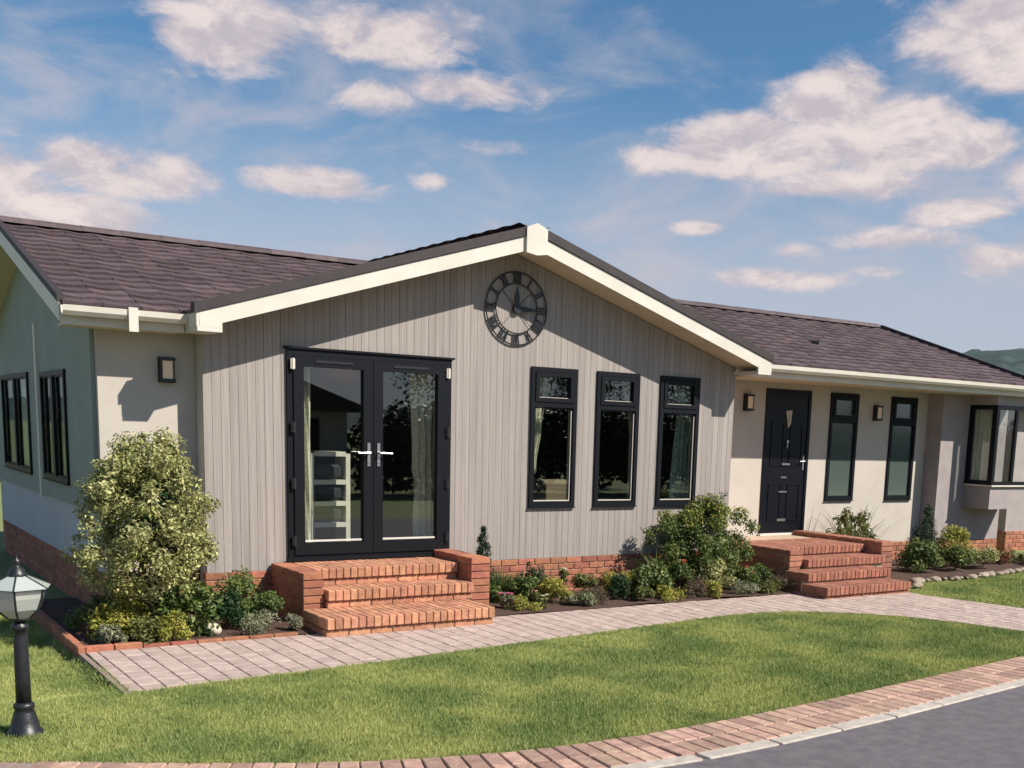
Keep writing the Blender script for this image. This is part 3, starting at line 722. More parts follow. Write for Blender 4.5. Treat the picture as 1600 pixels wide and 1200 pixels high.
ck = tag(empty('wall_clock', (3.455, -.002, 3.235)), 'black open roman numeral clock on the gable under the roof apex', 'clock')
def ringmesh(R, r, nm):
    V = []; F = []; n = 48; m_ = 6
    for i in range(n):
        a = 2 * math.pi * i / n
        for j in range(m_):
            b = 2 * math.pi * j / m_; V.append(((R + r * math.cos(b)) * math.cos(a), -.018 + r * math.sin(b), (R + r * math.cos(b)) * math.sin(a)))
    for i in range(n):
        for j in range(m_): F.append((i * m_ + j, ((i + 1) % n) * m_ + j, ((i + 1) % n) * m_ + (j + 1) % m_, i * m_ + (j + 1) % m_))
    obj(nm, V, F, M['black'], ck)
ringmesh(.395, .009, 'outer_ring'); ringmesh(.27, .008, 'inner_ring')
RN = ['XII', 'I', 'II', 'III', 'IIII', 'V', 'VI', 'VII', 'VIII', 'IX', 'X', 'XI']
for h, s in enumerate(RN):
    wd = {'I': .030, 'V': .055, 'X': .055}; tot = sum(wd[c] for c in s); x = -tot / 2; nmb = MB()
    a = math.radians(90 - 30 * h); rot = Matrix.Rotation(a - math.pi / 2, 4, 'Y').inverted() if False else None
    er = Vector((math.cos(a), 0, math.sin(a))); et = Vector((math.sin(a), 0, -math.cos(a)))
    def pt(u, v, y): q = et * u + er * (.27 + .125 * v); return (q.x, y, q.z)
    def bar(u0, v0, u1, v1, t):
        nmb.hexa([pt(u0 - t, v0, -.024), pt(u0 + t, v0, -.024), pt(u0 + t, v0, -.012), pt(u0 - t, v0, -.012), pt(u1 - t, v1, -.024), pt(u1 + t, v1, -.024), pt(u1 + t, v1, -.012), pt(u1 - t, v1, -.012)])
    for c in s:
        w_ = wd[c]; cx_ = x + w_ / 2
        if c == 'I': bar(cx_, .06, cx_, .94, .008)
        elif c == 'V': bar(cx_, .06, cx_ - .02, .94, .008); bar(cx_, .06, cx_ + .02, .94, .005)
        else: bar(cx_ + .02, .06, cx_ - .02, .94, .008); bar(cx_ - .02, .06, cx_ + .02, .94, .005)
        x += w_
    nmb.build('numeral', M['black'], ck)
h = MB(); h.prism([(-.018, -.03, 0), (-.03, -.03, .12), (0, -.03, .25), (.03, -.03, .12), (.018, -.03, 0)], (0, .006, 0)); h.build('minute_hand', M['black'], ck)
h = MB(); h.prism([(0, -.036, -.012), (.10, -.036, -.03), (.30, -.036, 0), (.10, -.036, .03), (0, -.036, .012)], (0, .005, 0)); h.build('hour_hand', M['black'], ck)
h = MB(); h.tube((0, -.045, 0), (0, -.004, 0), .052, n=20); h.build('hub', M['black'], ck)
h = MB()
for a in (45, 135, 225, 315): a = math.radians(a); h.tube((0, -.01, 0), (.27 * math.cos(a), -.018, .27 * math.sin(a)), .0035, n=5)
h.build('spokes', M['black'], ck)

# ------------------------------------------------------------------ in the rooms
def curtain(x0, x1, z0, z1, y, mt, label, taper=None, group='curtains behind the glass', axis='y'):
    V = []; F = []; n = 40; mrows = 14
    for k in range(mrows + 1):
        z = z0 + (z1 - z0) * k / mrows
        for i in range(n + 1):
            t = i / n
            a, b = x0, x1
            if taper: a, b = taper(k / mrows)
            x = a + (b - a) * t; d = .022 * math.sin(t * (x1 - x0) * 75) + .01 * math.sin(t * 31 + k)
            V.append((x, y + d, z) if axis == 'y' else (y + d, x, z))
    for k in range(mrows):
        for i in range(n): a = k * (n + 1) + i; F.append((a, a + 1, a + n + 2, a + n + 1))
    o = obj('curtain', V, F, mt, smooth=True); tag(o, label, 'curtain', group)
    md = o.modifiers.new('thickness', 'SOLIDIFY'); md.thickness = .004
    return o
curtain(2.30, 2.60, .56, 2.58, .24, M['curtain'], 'cream curtain at the right edge of the french doors', lambda t: (2.30 - .02 * math.sin(t * 9) + .10 * (1 - abs(t - .35)) * 0 + (.0 if t > .4 else .05), 2.6))
curtain(.98, 1.16, .56, 2.58, .24, M['curtain'], 'cream curtain at the left edge of the french doors')
curtain(3.80, 4.10, 1.4, 2.58, .26, M['curtain'], 'cream tied curtain in the first tall window from the door', lambda t: (3.80, 3.93 + .20 * t ** 1.5))
curtain(5.0, 5.2, 1.9, 2.58, .26, M['curtain'], 'short cream curtain in the middle tall window', lambda t: (5.32 - .16 * t, 5.40))
curtain(5.98, 6.34, .9, 2.58, .22, M['net'], 'patterned green and white curtain in the third tall window', lambda t: (5.99 - .03 * math.sin(t * 7), 6.34))
curtain(.09, .50, 1.3, 2.5, 12.60, M['curtain'], 'cream curtain in the side of the bay window', None, 'curtains behind the glass', 'x')
curtain(1.62, 2.0, 1.22, 2.34, -.72, M['curtain'], 'pale curtain in the near window of the end wall', None, 'curtains behind the glass', 'x')
curtain(2.42, 2.78, 1.22, 2.34, -.72, M['curtain'], 'pale curtain at the far side of the near end window', None, 'curtains behind the glass', 'x')
curtain(4.05, 4.5, 1.22, 2.34, -.72, M['curtain'], 'pale curtain in the far window of the end wall', None, 'curtains behind the glass', 'x')
curtain(5.1, 5.55, 1.22, 2.34, -.72, M['curtain'], 'pale curtain at the far edge of the far end window', None, 'curtains behind the glass', 'x')
sh = tag(empty('shelf_unit', (1.47, .62, .5)), 'white open shelf unit with dark baskets behind the left french door', 'shelf')
m_ = MB(); m_.box(-.22, -.19, -.15, .15, 0, 1.09); m_.build('side_panel', M['shelf'], sh); m_ = MB(); m_.box(.17, .22, -.15, .15, 0, 1.09); m_.build('side_panel', M['shelf'], sh)
for z in (.30, .53, .76, 1.06): MB().box(-.189, .169, -.15, .15, z, z + .05).build('shelf_board', M['shelf'], sh)
for k, z in enumerate((.36, .59, .82)):
    o = bpy.data.objects.new('basket', bevelled(.30, .24, .15, .03, 'basket', M['basket'])); o.location = (-.01, -.01, z + .075); link(o, sh)
sf = tag(empty('sofa', (4.1, 1.1, .5)), 'brown sofa seen through the first tall window', 'sofa')
for nm, s_, l_ in (('seat', (1.3, .7, .4), (0, 0, .22)), ('backrest', (1.3, .2, .5), (0, -.42, .56)), ('armrest', (.2, .8, .3), (-.62, 0, .45)), ('armrest', (.2, .8, .3), (.62, 0, .45))):
    o = bpy.data.objects.new(nm, bevelled(*s_, .05, nm, M['sofa'])); o.location = l_; link(o, sf)

# ------------------------------------------------------------------ lamp post
lp = tag(empty('lamp_post', (-2.17, -3.61, -.03)), 'short black lantern post on the lawn at the left', 'lamp post')
m_ = MB(); m_.lathe((0, 0, 0), [(.105, 0), (.108, .03), (.085, .05), (.075, .10), (.060, .15), (.052, .17), (.060, .18), (.060, .20), (.045, .215)], 20); m_.build('base', M['black'], lp, True)
m_ = MB(); m_.lathe((0, 0, 0), [(.044, .2), (.043, .36), (.040, .62), (.034, .655), (.050, .665), (.050, .69), (.033, .70), (.033, .715)], 18); m_.build('post', M['black'], lp, True)
m_ = MB()
for k in range(6): a = math.pi / 3 * k + .26
m_.lathe((0, 0, 0), [(.052, .715), (.062, .725), (.062, .735)], 6); m_.build('lantern_base', M['black'], lp)
def hexp(r, z, k, off=.26): a = math.pi / 3 * k + off; r = r * (1.38 if r > .07 else 1.1); return Vector((r * math.cos(a), r * math.sin(a), z))
prof = [(.062, .735), (.092, .79), (.112, .86), (.120, .915)]
for k in range(6):
    b_ = MB()
    for (r0, z0_), (r1, z1_) in zip(prof[:-1], prof[1:]): b_.tube(hexp(r0, z0_, k), hexp(r1, z1_, k), .006, n=6)
    b_.build('lantern_bar', M['black'], lp)
    V = []; F = []
    for (r, z) in prof:
        for th in (0, .003): V += [hexp(r - .002 - th, z, k) * 1.0, hexp(r - .002 - th, z, k + 1) * 1.0]
    for i in range(len(prof) - 1):
        q = 4 * i; F += [(q, q + 1, q + 5, q + 4), (q + 2, q + 6, q + 7, q + 3)]
    obj('lantern_pane', V, F, M['lampglass'], lp)
m_ = MB()
for k in range(6): m_.tube(hexp(.122, .917, k), hexp(.122, .917, k + 1), .007, n=6)
m_.build('lantern_rim', M['black'], lp)
for k in range(6):
    q = MB(); V = [hexp(.140, .918, k), hexp(.140, .918, k + 1), hexp(.05, .985, k + 1), hexp(.05, .985, k)]; q.prism([tuple(v) for v in V], (0, 0, .004)); q.build('roof_panel', M['lampglass'], lp)
    q = MB(); q.tube(hexp(.142, .920, k), hexp(.05, .989, k), .005, n=6); q.build('roof_bar', M['black'], lp)
m_ = MB(); m_.lathe((0, 0, 0), [(.054, .982), (.056, .995), (.045, 1.01), (.038, 1.03), (.020, 1.04), (.014, 1.055), (.022, 1.068), (.022, 1.078), (.008, 1.09), (.004, 1.11)], 16); m_.build('finial', M['black'], lp, True)
m_ = MB(); m_.lathe((0, 0, 0), [(.012, .74), (.028, .76), (.034, .80), (.028, .85), (.010, .875)], 14); m_.build('bulb', M['whitestone'], lp, True)

# ------------------------------------------------------------------ foliage
def leaf_mesh(pts, nrm, size, aspect, curl=.25):
    """pts Nx3, nrm Nx3 leaf 'up' directions; returns V,F arrays of folded two-triangle leaves"""
    N = len(pts); d = rng.normal(size=(N, 3)); nrm = nrm / np.linalg.norm(nrm, axis=1)[:, None]
    ax = np.cross(nrm, d); ax /= np.linalg.norm(ax, axis=1)[:, None]; sd_ = np.cross(nrm, ax)
    s = size * rng.uniform(.65, 1.35, (N, 1)); L = ax * s; Wd = sd_ * s * aspect
    V = np.stack([pts - L * .5, pts + Wd * .5 + nrm * s * curl * .5, pts + L * .5, pts - Wd * .5 + nrm * s * curl * .5], 1).reshape(-1, 3)
    return V
def tri_obj(name, V, mt, parent=None, quad=True):
    N = len(V) // 4; me = bpy.data.meshes.new(name)
    me.vertices.add(len(V)); me.vertices.foreach_set('co', V.astype(np.float32).ravel())
    idx = (np.arange(N)[:, None] * 4 + np.array([[0, 1, 2, 0, 2, 3]])).ravel()
    me.loops.add(len(idx)); me.loops.foreach_set('vertex_index', idx.astype(np.int32))
    me.polygons.add(2 * N); me.polygons.foreach_set('loop_start', np.arange(0, 6 * N, 3, dtype=np.int32)); 
    me.update(calc_edges=True); me.validate(); me.materials.append(mt)
    return link(bpy.data.objects.new(name, me), parent)
def sample_lobes(lobes, n, shell=.45, zmin=.0):
    v = np.array([l[3] * l[4] * l[5] for l in lobes]); w = v ** (2 / 3); w /= w.sum()
    k = rng.choice(len(lobes), n, p=w); L = np.array(lobes)[k]
    d = rng.normal(size=(n, 3)); d /= np.linalg.norm(d, axis=1)[:, None]
    r = rng.uniform(0, 1, (n, 1)) ** shell
    # clumping: pull the radius by a lumpy function of direction
    p = L[:, :3] + d * r * L[:, 3:6]
    nr = d * .6 + np.array([0, 0, .5]) + rng.normal(size=(n, 3)) * .55
    keep = p[:, 2] > zmin
    return p[keep], nr[keep]
def lumpy(base, n, rad, h, w, seed):
    r = random.Random(seed); out = []
    for i in range(n):
        a = r.uniform(0, 2 * math.pi); q = r.uniform(.25, 1) ** .6; z = r.uniform(.25, 1)
        rr = w * q * (1 - .55 * max(0, z - .55) / .45)
        out.append((rr * math.cos(a), rr * math.sin(a), h * z * .92, rad * r.uniform(.7, 1.3), rad * r.uniform(.7, 1.3), rad * r.uniform(.6, 1.1)))
    return out
def shrub(name, x, y, h, w, mt, label, leaf=.04, n=900,  cat='shrub', seed=0, group=None, aspect=.5, lobes=None, stems=5, flowers=None, z=.0, crown='crown', dense=1.0):
    if y < 1.5 and lobes is None: w *= 1.22; h *= 1.12; n = int(n * 1.9)
    root = tag(empty(name, (x, y, z)), label, cat, group)
    lb = lobes or lumpy(None, max(5, int(w * 30)), max(.05, w * .36), h * .86, w * .72, seed + 3)
    p, nr = sample_lobes(lb, int(n * dense)); V = leaf_mesh(p, nr, leaf, aspect)
    tri_obj(crown, V, mt, root)
    r = random.Random(seed)
    for k in range(stems):
        q = r.choice(lb); s = MB(); mid_ = Vector((q[0] * .3, q[1] * .3, q[2] * .5)); rad = max(.004, h * .012)
        s.tube((r.uniform(-.02, .02), r.uniform(-.02, .02), -.03), mid_, rad, rad * .8, 6, False); s.tube(mid_, (q[0], q[1], q[2]), rad * .8, rad * .4, 6, False); s.build('stem', M['wood'], root)
    if flowers:
        fm, nf, fs = flowers
        for k in range(nf):
            q = r.choice(lb); a = r.uniform(0, 6.28); c = Vector((q[0] + q[3] * .7 * math.cos(a), q[1] + q[4] * .7 * math.sin(a), q[2] + q[5] * .85))
            f = MB()
            for j in range(6):
                t = j * math.pi / 3; e = Vector((math.cos(t), math.sin(t), .35)) * fs; g_ = Vector((-math.sin(t), math.cos(t), 0)) * fs * .45
                b = len(f.V); f.V += [tuple(c), tuple(c + e * .6 + g_), tuple(c + e), tuple(c + e * .6 - g_)]; f.F += [(b, b + 1, b + 2, b + 3)]
            f.build('flower', M[fm], root)
    return root
# the big variegated bush by the corner
def bush_lobes():
    r = random.Random(5); out = []
    prof = [(.42, .34), (.55, .44), (.70, .50), (.86, .54), (1.02, .55), (1.18, .53), (1.34, .46), (1.48, .37), (1.60, .24), (1.69, .12)]
    for z, R in prof:
        nk = max(4, int(R * 40))
        for k in range(nk):
            a = 6.283 * (k + r.uniform(-.3, .3)) / nk * (1 if k % 2 else 2.2); q = R * 1.14 * r.uniform(.15, 1.0) ** .6; s = r.uniform(.06, .17)
            out.append((q * math.cos(a) + (-.03 if z < 1.5 else .02), q * math.sin(a), z + r.uniform(-.06, .06), s, s, s * .9))
    for k in range(12): a = r.uniform(0, 6.28); zz = r.uniform(1.28, 1.60); q = r.uniform(.1, .44 - (zz - 1.28)); out.append((q * math.cos(a) - .05, q * math.sin(a), zz, .13, .13, .12))
    for z in (1.3, 1.4, 1.48): out.append((-.44 + (z - 1.3) * .3, -.1, z, .11, .11, .1))
    return out
root = tag(empty('bush', (-.70, -.70, 0)), 'large rounded yellow and green variegated bush beside the left corner wall', 'bush')
lb = bush_lobes(); p, nr = sample_lobes(lb, 27000, .62); tri_obj('crown', leaf_mesh(p, nr, .040, .5), M['g_var'], root)
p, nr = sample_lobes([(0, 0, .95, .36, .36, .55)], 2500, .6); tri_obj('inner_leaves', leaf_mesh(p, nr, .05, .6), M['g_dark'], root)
r_ = random.Random(3)
for k in range(7):
    q = r_.choice(lb); s = MB(); a = Vector((r_.uniform(-.05, .05), r_.uniform(-.05, .05), -.02)); b = Vector((q[0] * .35, q[1] * .35, .55)); s.tube(a, b, .024, .016, 7, False); s.tube(b, (q[0], q[1], max(q[2], .7)), .016, .006, 7, False); s.build('trunk', M['wood'], root)
# bed by the left corner
shrub('shrub', -1.02, -.80, .36, .30, M['g_yel'], 'yellow green low shrub at the left end of the bed', .045, 900, seed=11)
shrub('shrub', -.86, -1.12, .20, .22, M['g_olive'], 'small olive green plant above the brick edging corner', .03, 600, seed=12, cat='plant')
shrub('shrub', -.62, -1.08, .24, .20, M['g_yel'], 'pale green leafy plant below the big bush', .035, 600, seed=13, cat='plant')
shrub('shrub', -.40, -.78, .42, .30, M['g_mid'], 'mid green shrub with broad leaves in front of the big bush', .055, 900, seed=14)
shrub('shrub', .10, -.55, .50, .32, M['g_mid'], 'bushy green shrub between the big bush and the steps', .04, 1300, seed=15)
shrub('shrub', -.08, -.80, .34, .24, M['g_dark'], 'dark green shrub low beside the white stone', .04, 800, seed=22)
shrub('shrub', .10, -1.05, .17, .24, M['g_sil'], 'silvery green mat plant along the path edge', .022, 1100, seed=16, cat='plant')
shrub('shrub', .40, -1.12, .15, .13, M['g_sil'], 'small silvery mound next to the bottom brick step', .02, 600, seed=17, cat='plant')
shrub('shrub', -.76, -.66, .30, .12, M['g_mid'], 'small plant with red flowers in the left bed', .03, 200, seed=18, cat='plant', flowers=('p_red', 5, .03))
for k, (sx, sy, lab) in enumerate(((-.26, -1.02, 'rounded white stone in the left flower bed'),)):
    bm = bmesh.new(); bmesh.ops.create_icosphere(bm, subdivisions=3, radius=.075)
    for v in bm.verts: v.co *= 1 + .25 * noise.noise(v.co * 14); v.co.z *= .8
    me = bpy.data.meshes.new('stone'); bm.to_mesh(me); bm.free(); me.materials.append(M['whitestone']); me.polygons.foreach_set('use_smooth', [True] * len(me.polygons))
    o = link(bpy.data.objects.new('stone', me)); o.location = (sx, sy, .06); tag(o, lab, 'stone')
# bed in front of the gable
def strap_plant(x, y, h, w, mt, label, n=120, seed=0, cat='plant'):
    r = random.Random(seed); root = tag(empty('grassy_plant', (x, y, 0)), label, cat); mb_ = MB()
    for i in range(n):
        a = r.uniform(0, 6.28); q = r.uniform(0, w * .35); lean = r.uniform(.1, .75); L = h * r.uniform(.7, 1.15); b0 = Vector((q * math.cos(a), q * math.sin(a), 0)); dr = Vector((math.cos(a), math.sin(a), 0)); sd_ = Vector((-dr.y, dr.x, 0)) * .008
        pts = [b0 + dr * (lean * L * t * t) + Vector((0, 0, L * (t - .25 * lean * t * t))) for t in (0, .4, .75, 1)]
        b = len(mb_.V); 
        for t, p_ in zip((1, 1, .7, .1), pts): mb_.V += [tuple(p_ - sd_ * t), tuple(p_ + sd_ * t)]
        mb_.F += [(b + 2 * k, b + 2 * k + 1, b + 2 * k + 3, b + 2 * k + 2) for k in range(3)]
    mb_.build('leaves', mt, root); return root
def conifer(x, y, h, w, label, seed=0, n=2500, spikes=0, z=0, mt=None):
    r = random.Random(seed); root = tag(empty('conifer', (x, y, z)), label, 'conifer'); lb = []
    for i in range(60):
        t = r.random() ** .8; rr = w * .5 * (1 - t) ** .75 * r.uniform(.5, 1); a = r.uniform(0, 6.28); s = w * .16 * (1.1 - .6 * t); lb.append((rr * math.cos(a), rr * math.sin(a), .06 + t * (h - .12), s, s, s * 1.5))
    for k in range(spikes):
        a = r.uniform(0, 6.28); q = r.uniform(.02, w * .45)
        for j in range(6): lb.append((q * math.cos(a), q * math.sin(a), h * (.5 + .13 * j) * r.uniform(.95, 1.0), .03, .03, .06))
    p, nr = sample_lobes(lb, n, .5); nr[:, 2] += .2; tri_obj('foliage', leaf_mesh(p, nr, .035, .3), mt or M['g_con'], root)
    s = MB(); s.tube((0, 0, -.02), (0, 0, h * .7), .018, .006, 6); s.build('trunk', M['wood'], root)
    return root
conifer(2.80, -.50, .90, .36, 'small dark conifer standing behind the right pillar of the brick steps', 21, 3000)
strap_plant(3.05, -.42, .36, .3, M['g_mid'], 'grassy green clump right beside the brick steps', 200, 31)
shrub('shrub', 2.92, -.86, .20, .13, M['g_sil'], 'low plant with pink flowers at the foot of the brick steps', .03, 400, seed=32, cat='plant', flowers=('p_pink', 7, .035))
shrub('shrub', 3.02, -1.04, .12, .17, M['g_yel'], 'pale yellow plant on the path edge beside the brick steps', .025, 600, seed=33, cat='plant')
shrub('shrub', 3.26, -.95, .18, .12, M['g_olive'], 'small olive plant with a white flower near the path', .025, 400, seed=34, cat='plant', flowers=('p_white', 2, .03))
shrub('shrub', 3.30, -.60, .34, .22, M['g_mid'], 'leafy green shrub right of the grassy clump', .045, 700, seed=35)
shrub('shrub', 3.55, -.80, .34, .22, M['g_yel'], 'bright yellow green shrub below the brick plinth', .032, 1100, seed=36)
shrub('shrub', 3.74, -.66, .40, .10, M['g_olive'], 'slender plant with white flowers against the brick plinth', .03, 260, seed=37, cat='plant', flowers=('p_white', 6, .03))
shrub('heather', 4.02, -.86, .18, .22, M['g_heath'], 'brown pink heather mound under the first tall window', .018, 1300, seed=38, cat='heather')
shrub('shrub', 4.40, -.74, .32, .20, M['g_dark'], 'dark round shrub under the middle tall window', .03, 1100, seed=39)
shrub('shrub', 4.95, -.72, .42, .28, M['g_mid'], 'broad leaved green shrub under the third tall window', .05, 1000, seed=40)
shrub('shrub', 5.05, -.98, .14, .22, M['g_yel'], 'low lime green plant on the path edge', .03, 600, seed=41, cat='plant')
strap_plant(5.22, -.50, .52, .22, M['g_mid'], 'upright strap leaved plant left of the large green bush', 110, 42)
shrub('heather', 5.50, -.90, .22, .22, M['g_heath'], 'heather mound below the red flowers', .02, 1000, seed=43, cat='heather')
shrub('shrub', 5.45, -.68, .40, .22, M['g_mid'], 'plant with red flowers in front of the large green bush', .035, 600, seed=44, cat='plant', flowers=('p_red', 9, .035))
shrub('shrub', 5.95, -.72, .38, .26, M['g_var'], 'pale green variegated shrub below the large green bush', .04, 1000, seed=45)
shrub('shrub', 6.20, -1.0, .14, .22, M['g_sil'], 'low silvery plant along the path below the large bush', .022, 800, seed=46, cat='plant')
shrub('shrub', 6.45, -.78, .30, .20, M['g_mid'], 'green plant with a red flower near the front door steps', .035, 600, seed=47, cat='plant', flowers=('p_red', 4, .045))
shrub('heather', 6.82, -1.02, .15, .20, M['g_heath'], 'dark low heather next to the front door steps', .02, 900, seed=48, cat='heather')
root = tag(empty('bush', (5.98, -.42, 0)), 'large green bush between the gable windows and the front door steps', 'bush'); r_ = random.Random(9); lb = []
for z, R in ((.25, .85), (.42, .96), (.6, .95), (.76, .80), (.88, .62), (.98, .40), (1.05, .2)):
    for k in range(int(R * 18)):
        a = r_.uniform(0, 6.28); q = R * r_.uniform(.3, 1); s = r_.uniform(.10, .16); lb.append((q * math.cos(a), q * .45 * math.sin(a), z + r_.uniform(-.05, .05), s, s, s * .85))
p, nr = sample_lobes(lb, 16000, .6); tri_obj('crown', leaf_mesh(p, nr, .04, .55), M['g_mid'], root)
top = [q for q in lb if q[2] > .80]; p, nr = sample_lobes(top, 1800, .3); tri_obj('top_leaves', leaf_mesh(p, nr, .04, .5), M['g_yel'], root)  # yellow-green leaves over the top of the crown
for k in range(6):
    q = r_.choice(lb); s = MB(); s.tube((0, 0, -.02), (q[0] * .8, q[1] * .8, q[2]), .016, .006, 6, False); s.build('branch', M['wood'], root)
s = MB(); s.tube((-.5, -.1, .3), (-.85, -.15, .62), .012, .008, 6); s.tube((-.85, -.15, .62), (-1.12, -.18, .82), .008, .004, 6); s.build('bare_branch', M['wood'], root)
conifer(6.60, -.10, 1.02, .34, 'dark spiky conifer at the right of the large green bush', 51, 2200, 5)
for k, (fx, fy, fh, fw_, fm, fl) in enumerate((
    (2.78, -.62, .30, .18, 'g_mid', 'green plant filling the gap beside the right step pillar'), (3.45, -.42, .42, .24, 'g_dark', 'dark green shrub close to the brick plinth behind the yellow one'),
    (3.80, -.98, .13, .16, 'g_sil', 'grey green mat plant in front of the heather'), (4.15, -.50, .28, .2, 'g_olive', 'olive shrub behind the heather mound'), (4.68, -.98, .14, .16, 'g_olive', 'small olive mat between dark shrub and lime plant'),
    (4.62, -.55, .36, .22, 'g_yel', 'yellow tinted shrub between the dark and the broad leaved ones'), (5.70, -1.02, .16, .2, 'g_yel', 'lime mound in front of the heather below the red flowers'), (6.05, -.50, .5, .3, 'g_olive', 'olive shrub at the foot of the large green bush'),
    (6.62, -1.04, .13, .18, 'g_olive', 'small olive mound before the front door steps'), (6.75, -.62, .30, .22, 'g_mid', 'green shrub touching the left side of the front door steps'))):
    shrub('shrub', fx, fy, fh, fw_, M[fm], fl, .032, 700, seed=200 + k, cat='plant')
for k, (fx, fy, fh, fw_, fm, fl) in enumerate(((-1.12, -.35, .34, .26, 'g_mid', 'green shrub at the outer corner of the left bed'), (-.62, -.45, .5, .3, 'g_mid', 'leafy green shrub at the trunk of the big bush'), (.32, -.75, .32, .22, 'g_mid', 'green shrub against the left pillar of the brick steps'), (-1.15, -1.12, .16, .16, 'g_sil', 'tiny silvery plant in the outer corner of the brick edging'))):
    shrub('shrub', fx, fy, fh, fw_, M[fm], fl, .04, 700, seed=230 + k, cat='plant')
# by the front door
shrub('shrub', 9.62, .30, 1.05, .34, M['g_olive'], 'arching green shrub behind the front door steps below the narrow window', .06, 1300, seed=61, lobes=[(q[0] * 1.15, q[1], q[2] * .85 + .1, q[3], q[4], q[5]) for q in lumpy(None, 26, .10, 1.0, .36, 8)])
strap_plant(9.45, .15, 1.0, .5, M['g_olive'], 'tall arching strap leaved plant in front of the narrow window by the front door', 70, 99)
conifer(10.98, .05, .98, .62, 'dark cone shaped conifer at the end of the door wall', 62, 5200)
shrub('shrub', 10.35, -.40, .46, .36, M['g_mid'], 'broad green shrub left of the cone shaped conifer', .05, 1300, seed=63)
shrub('shrub', 10.95, -.55, .34, .30, M['g_mid'], 'low green shrub in front of the cone shaped conifer', .045, 900, seed=67)
shrub('shrub', 11.50, -.10, .62, .34, M['g_yel'], 'bright yellow green shrub beside the sunlit end wall', .045, 1500, seed=64)
shrub('shrub', 11.75, -.45, .32, .30, M['g_var'], 'low pale green shrub below the yellow one', .04, 900, seed=65)
shrub('shrub', 12.55, -.10, .32, .24, M['g_bronze'], 'bronze red shrub under the bay window', .035, 700, seed=66)
shrub('shrub', 12.95, -.3, .26, .24, M['g_olive'], 'low olive green shrub at the right edge under the bay window', .035, 700, seed=68)
rr = random.Random(4)
k = 0; ex = [(8.95, -1.42), (9.5, -1.04), (10.3, -1.12), (11.4, -1.0), (12.4, -.84), (13.6, -.66)]
edge = tag(empty('stone_edging', (11, -1, 0)), 'row of pale rough stones edging the bed at the right', 'edging')
x = 8.95
while x < 13.4:
    y = np.interp(x, [e[0] for e in ex], [e[1] for e in ex]); s = rr.choice((.03, .045, .06, .08)) * rr.uniform(.8, 1.2)
    bm = bmesh.new(); bmesh.ops.create_icosphere(bm, subdivisions=2, radius=s)
    for v in bm.verts: v.co *= 1 + .35 * noise.noise(v.co * 9 + Vector((x, 0, 0))); v.co.z *= .55; v.co.x *= rr.uniform(1.1, 1.15)
    me = bpy.data.meshes.new('stone'); bm.to_mesh(me); bm.free(); me.materials.append(M['stone']); o = link(bpy.data.objects.new('stone', me), edge); o.location = (x - 11, y + 1 + rr.uniform(-.03, .03), .01); x += s * rr.uniform(1.7, 3.2)

# ------------------------------------------------------------------ lawn grass (stuff): points carrying small tufts
def in_poly(P_, x, y):
    c = np.zeros(len(x), bool); j = len(P_) - 1
    for i in range(len(P_)):
        xi, yi = P_[i]; xj, yj = P_[j]
        cond = ((yi > y) != (yj > y)) & (x < (xj - xi) * (y - yi) / (yj - yi + 1e-12) + xi); c ^= cond; j = i
    return c
gx_, gy_ = [], []
def scatter(x0, x1, y0, y1, dens):
    n = int((x1 - x0) * (y1 - y0) * dens); x = rng.uniform(x0, x1, n); y = rng.uniform(y0, y1, n)
    lo = np.interp(x, np.arange(-12, 20, .25), [kl(q) for q in np.arange(-12, 20, .25)])
    ok = (y > lo - .012) & ~in_poly([(q[0], q[1]) for q in PATH], x, y)
    solid = ((x > -1.45) & (x < 8.9) & (y > -1.6)) | ((x > 8.3) & (y > np.interp(x, [8.3, 8.95, 9.5, 10.3, 11.4, 12.4, 14], [-1.7, -1.45, -1.1, -1.18, -1.06, -.9, -.7])))
    ok &= ~solid
    ok &= ~((x > 6.8) & (x < 8.42) & (y > -1.95)); ok &= ~((x + 2.17) ** 2 + (y + 3.61) ** 2 < .011)
    gx_.append(x[ok]); gy_.append(y[ok])
scatter(-3.4, 8, -5.6, -1.9, 4600); scatter(-4.5, -1.4, -1.9, 3.5, 1800); scatter(-6, -1.4, 3.5, 9, 500); scatter(8.3, 14.5, -5.2, -.6, 1300)
gx_ = np.concatenate(gx_); gy_ = np.concatenate(gy_); gz_ = np.array([terrain_z(a, b) for a, b in zip(gx_, gy_)])
me = bpy.data.meshes.new('lawn_grass'); me.vertices.add(len(gx_)); me.vertices.foreach_set('co', np.stack([gx_, gy_, gz_], 1).astype(np.float32).ravel()); me.materials.append(M['blade'])
lawn = link(bpy.data.objects.new('lawn_grass', me)); tag(lawn, 'short mown green lawn in front of the bungalow', 'grass', kind='stuff')
ng = bpy.data.node_groups.new('lawn_tufts', 'GeometryNodeTree')
ng.interface.new_socket('Geometry', in_out='INPUT', socket_type='NodeSocketGeometry'); ng.interface.new_socket('Geometry', in_out='OUTPUT', socket_type='NodeSocketGeometry')
N = ng.nodes; Lk = ng.links; gi = N.new('NodeGroupInput'); go = N.new('NodeGroupOutput'); jn = N.new('GeometryNodeJoinGeometry')
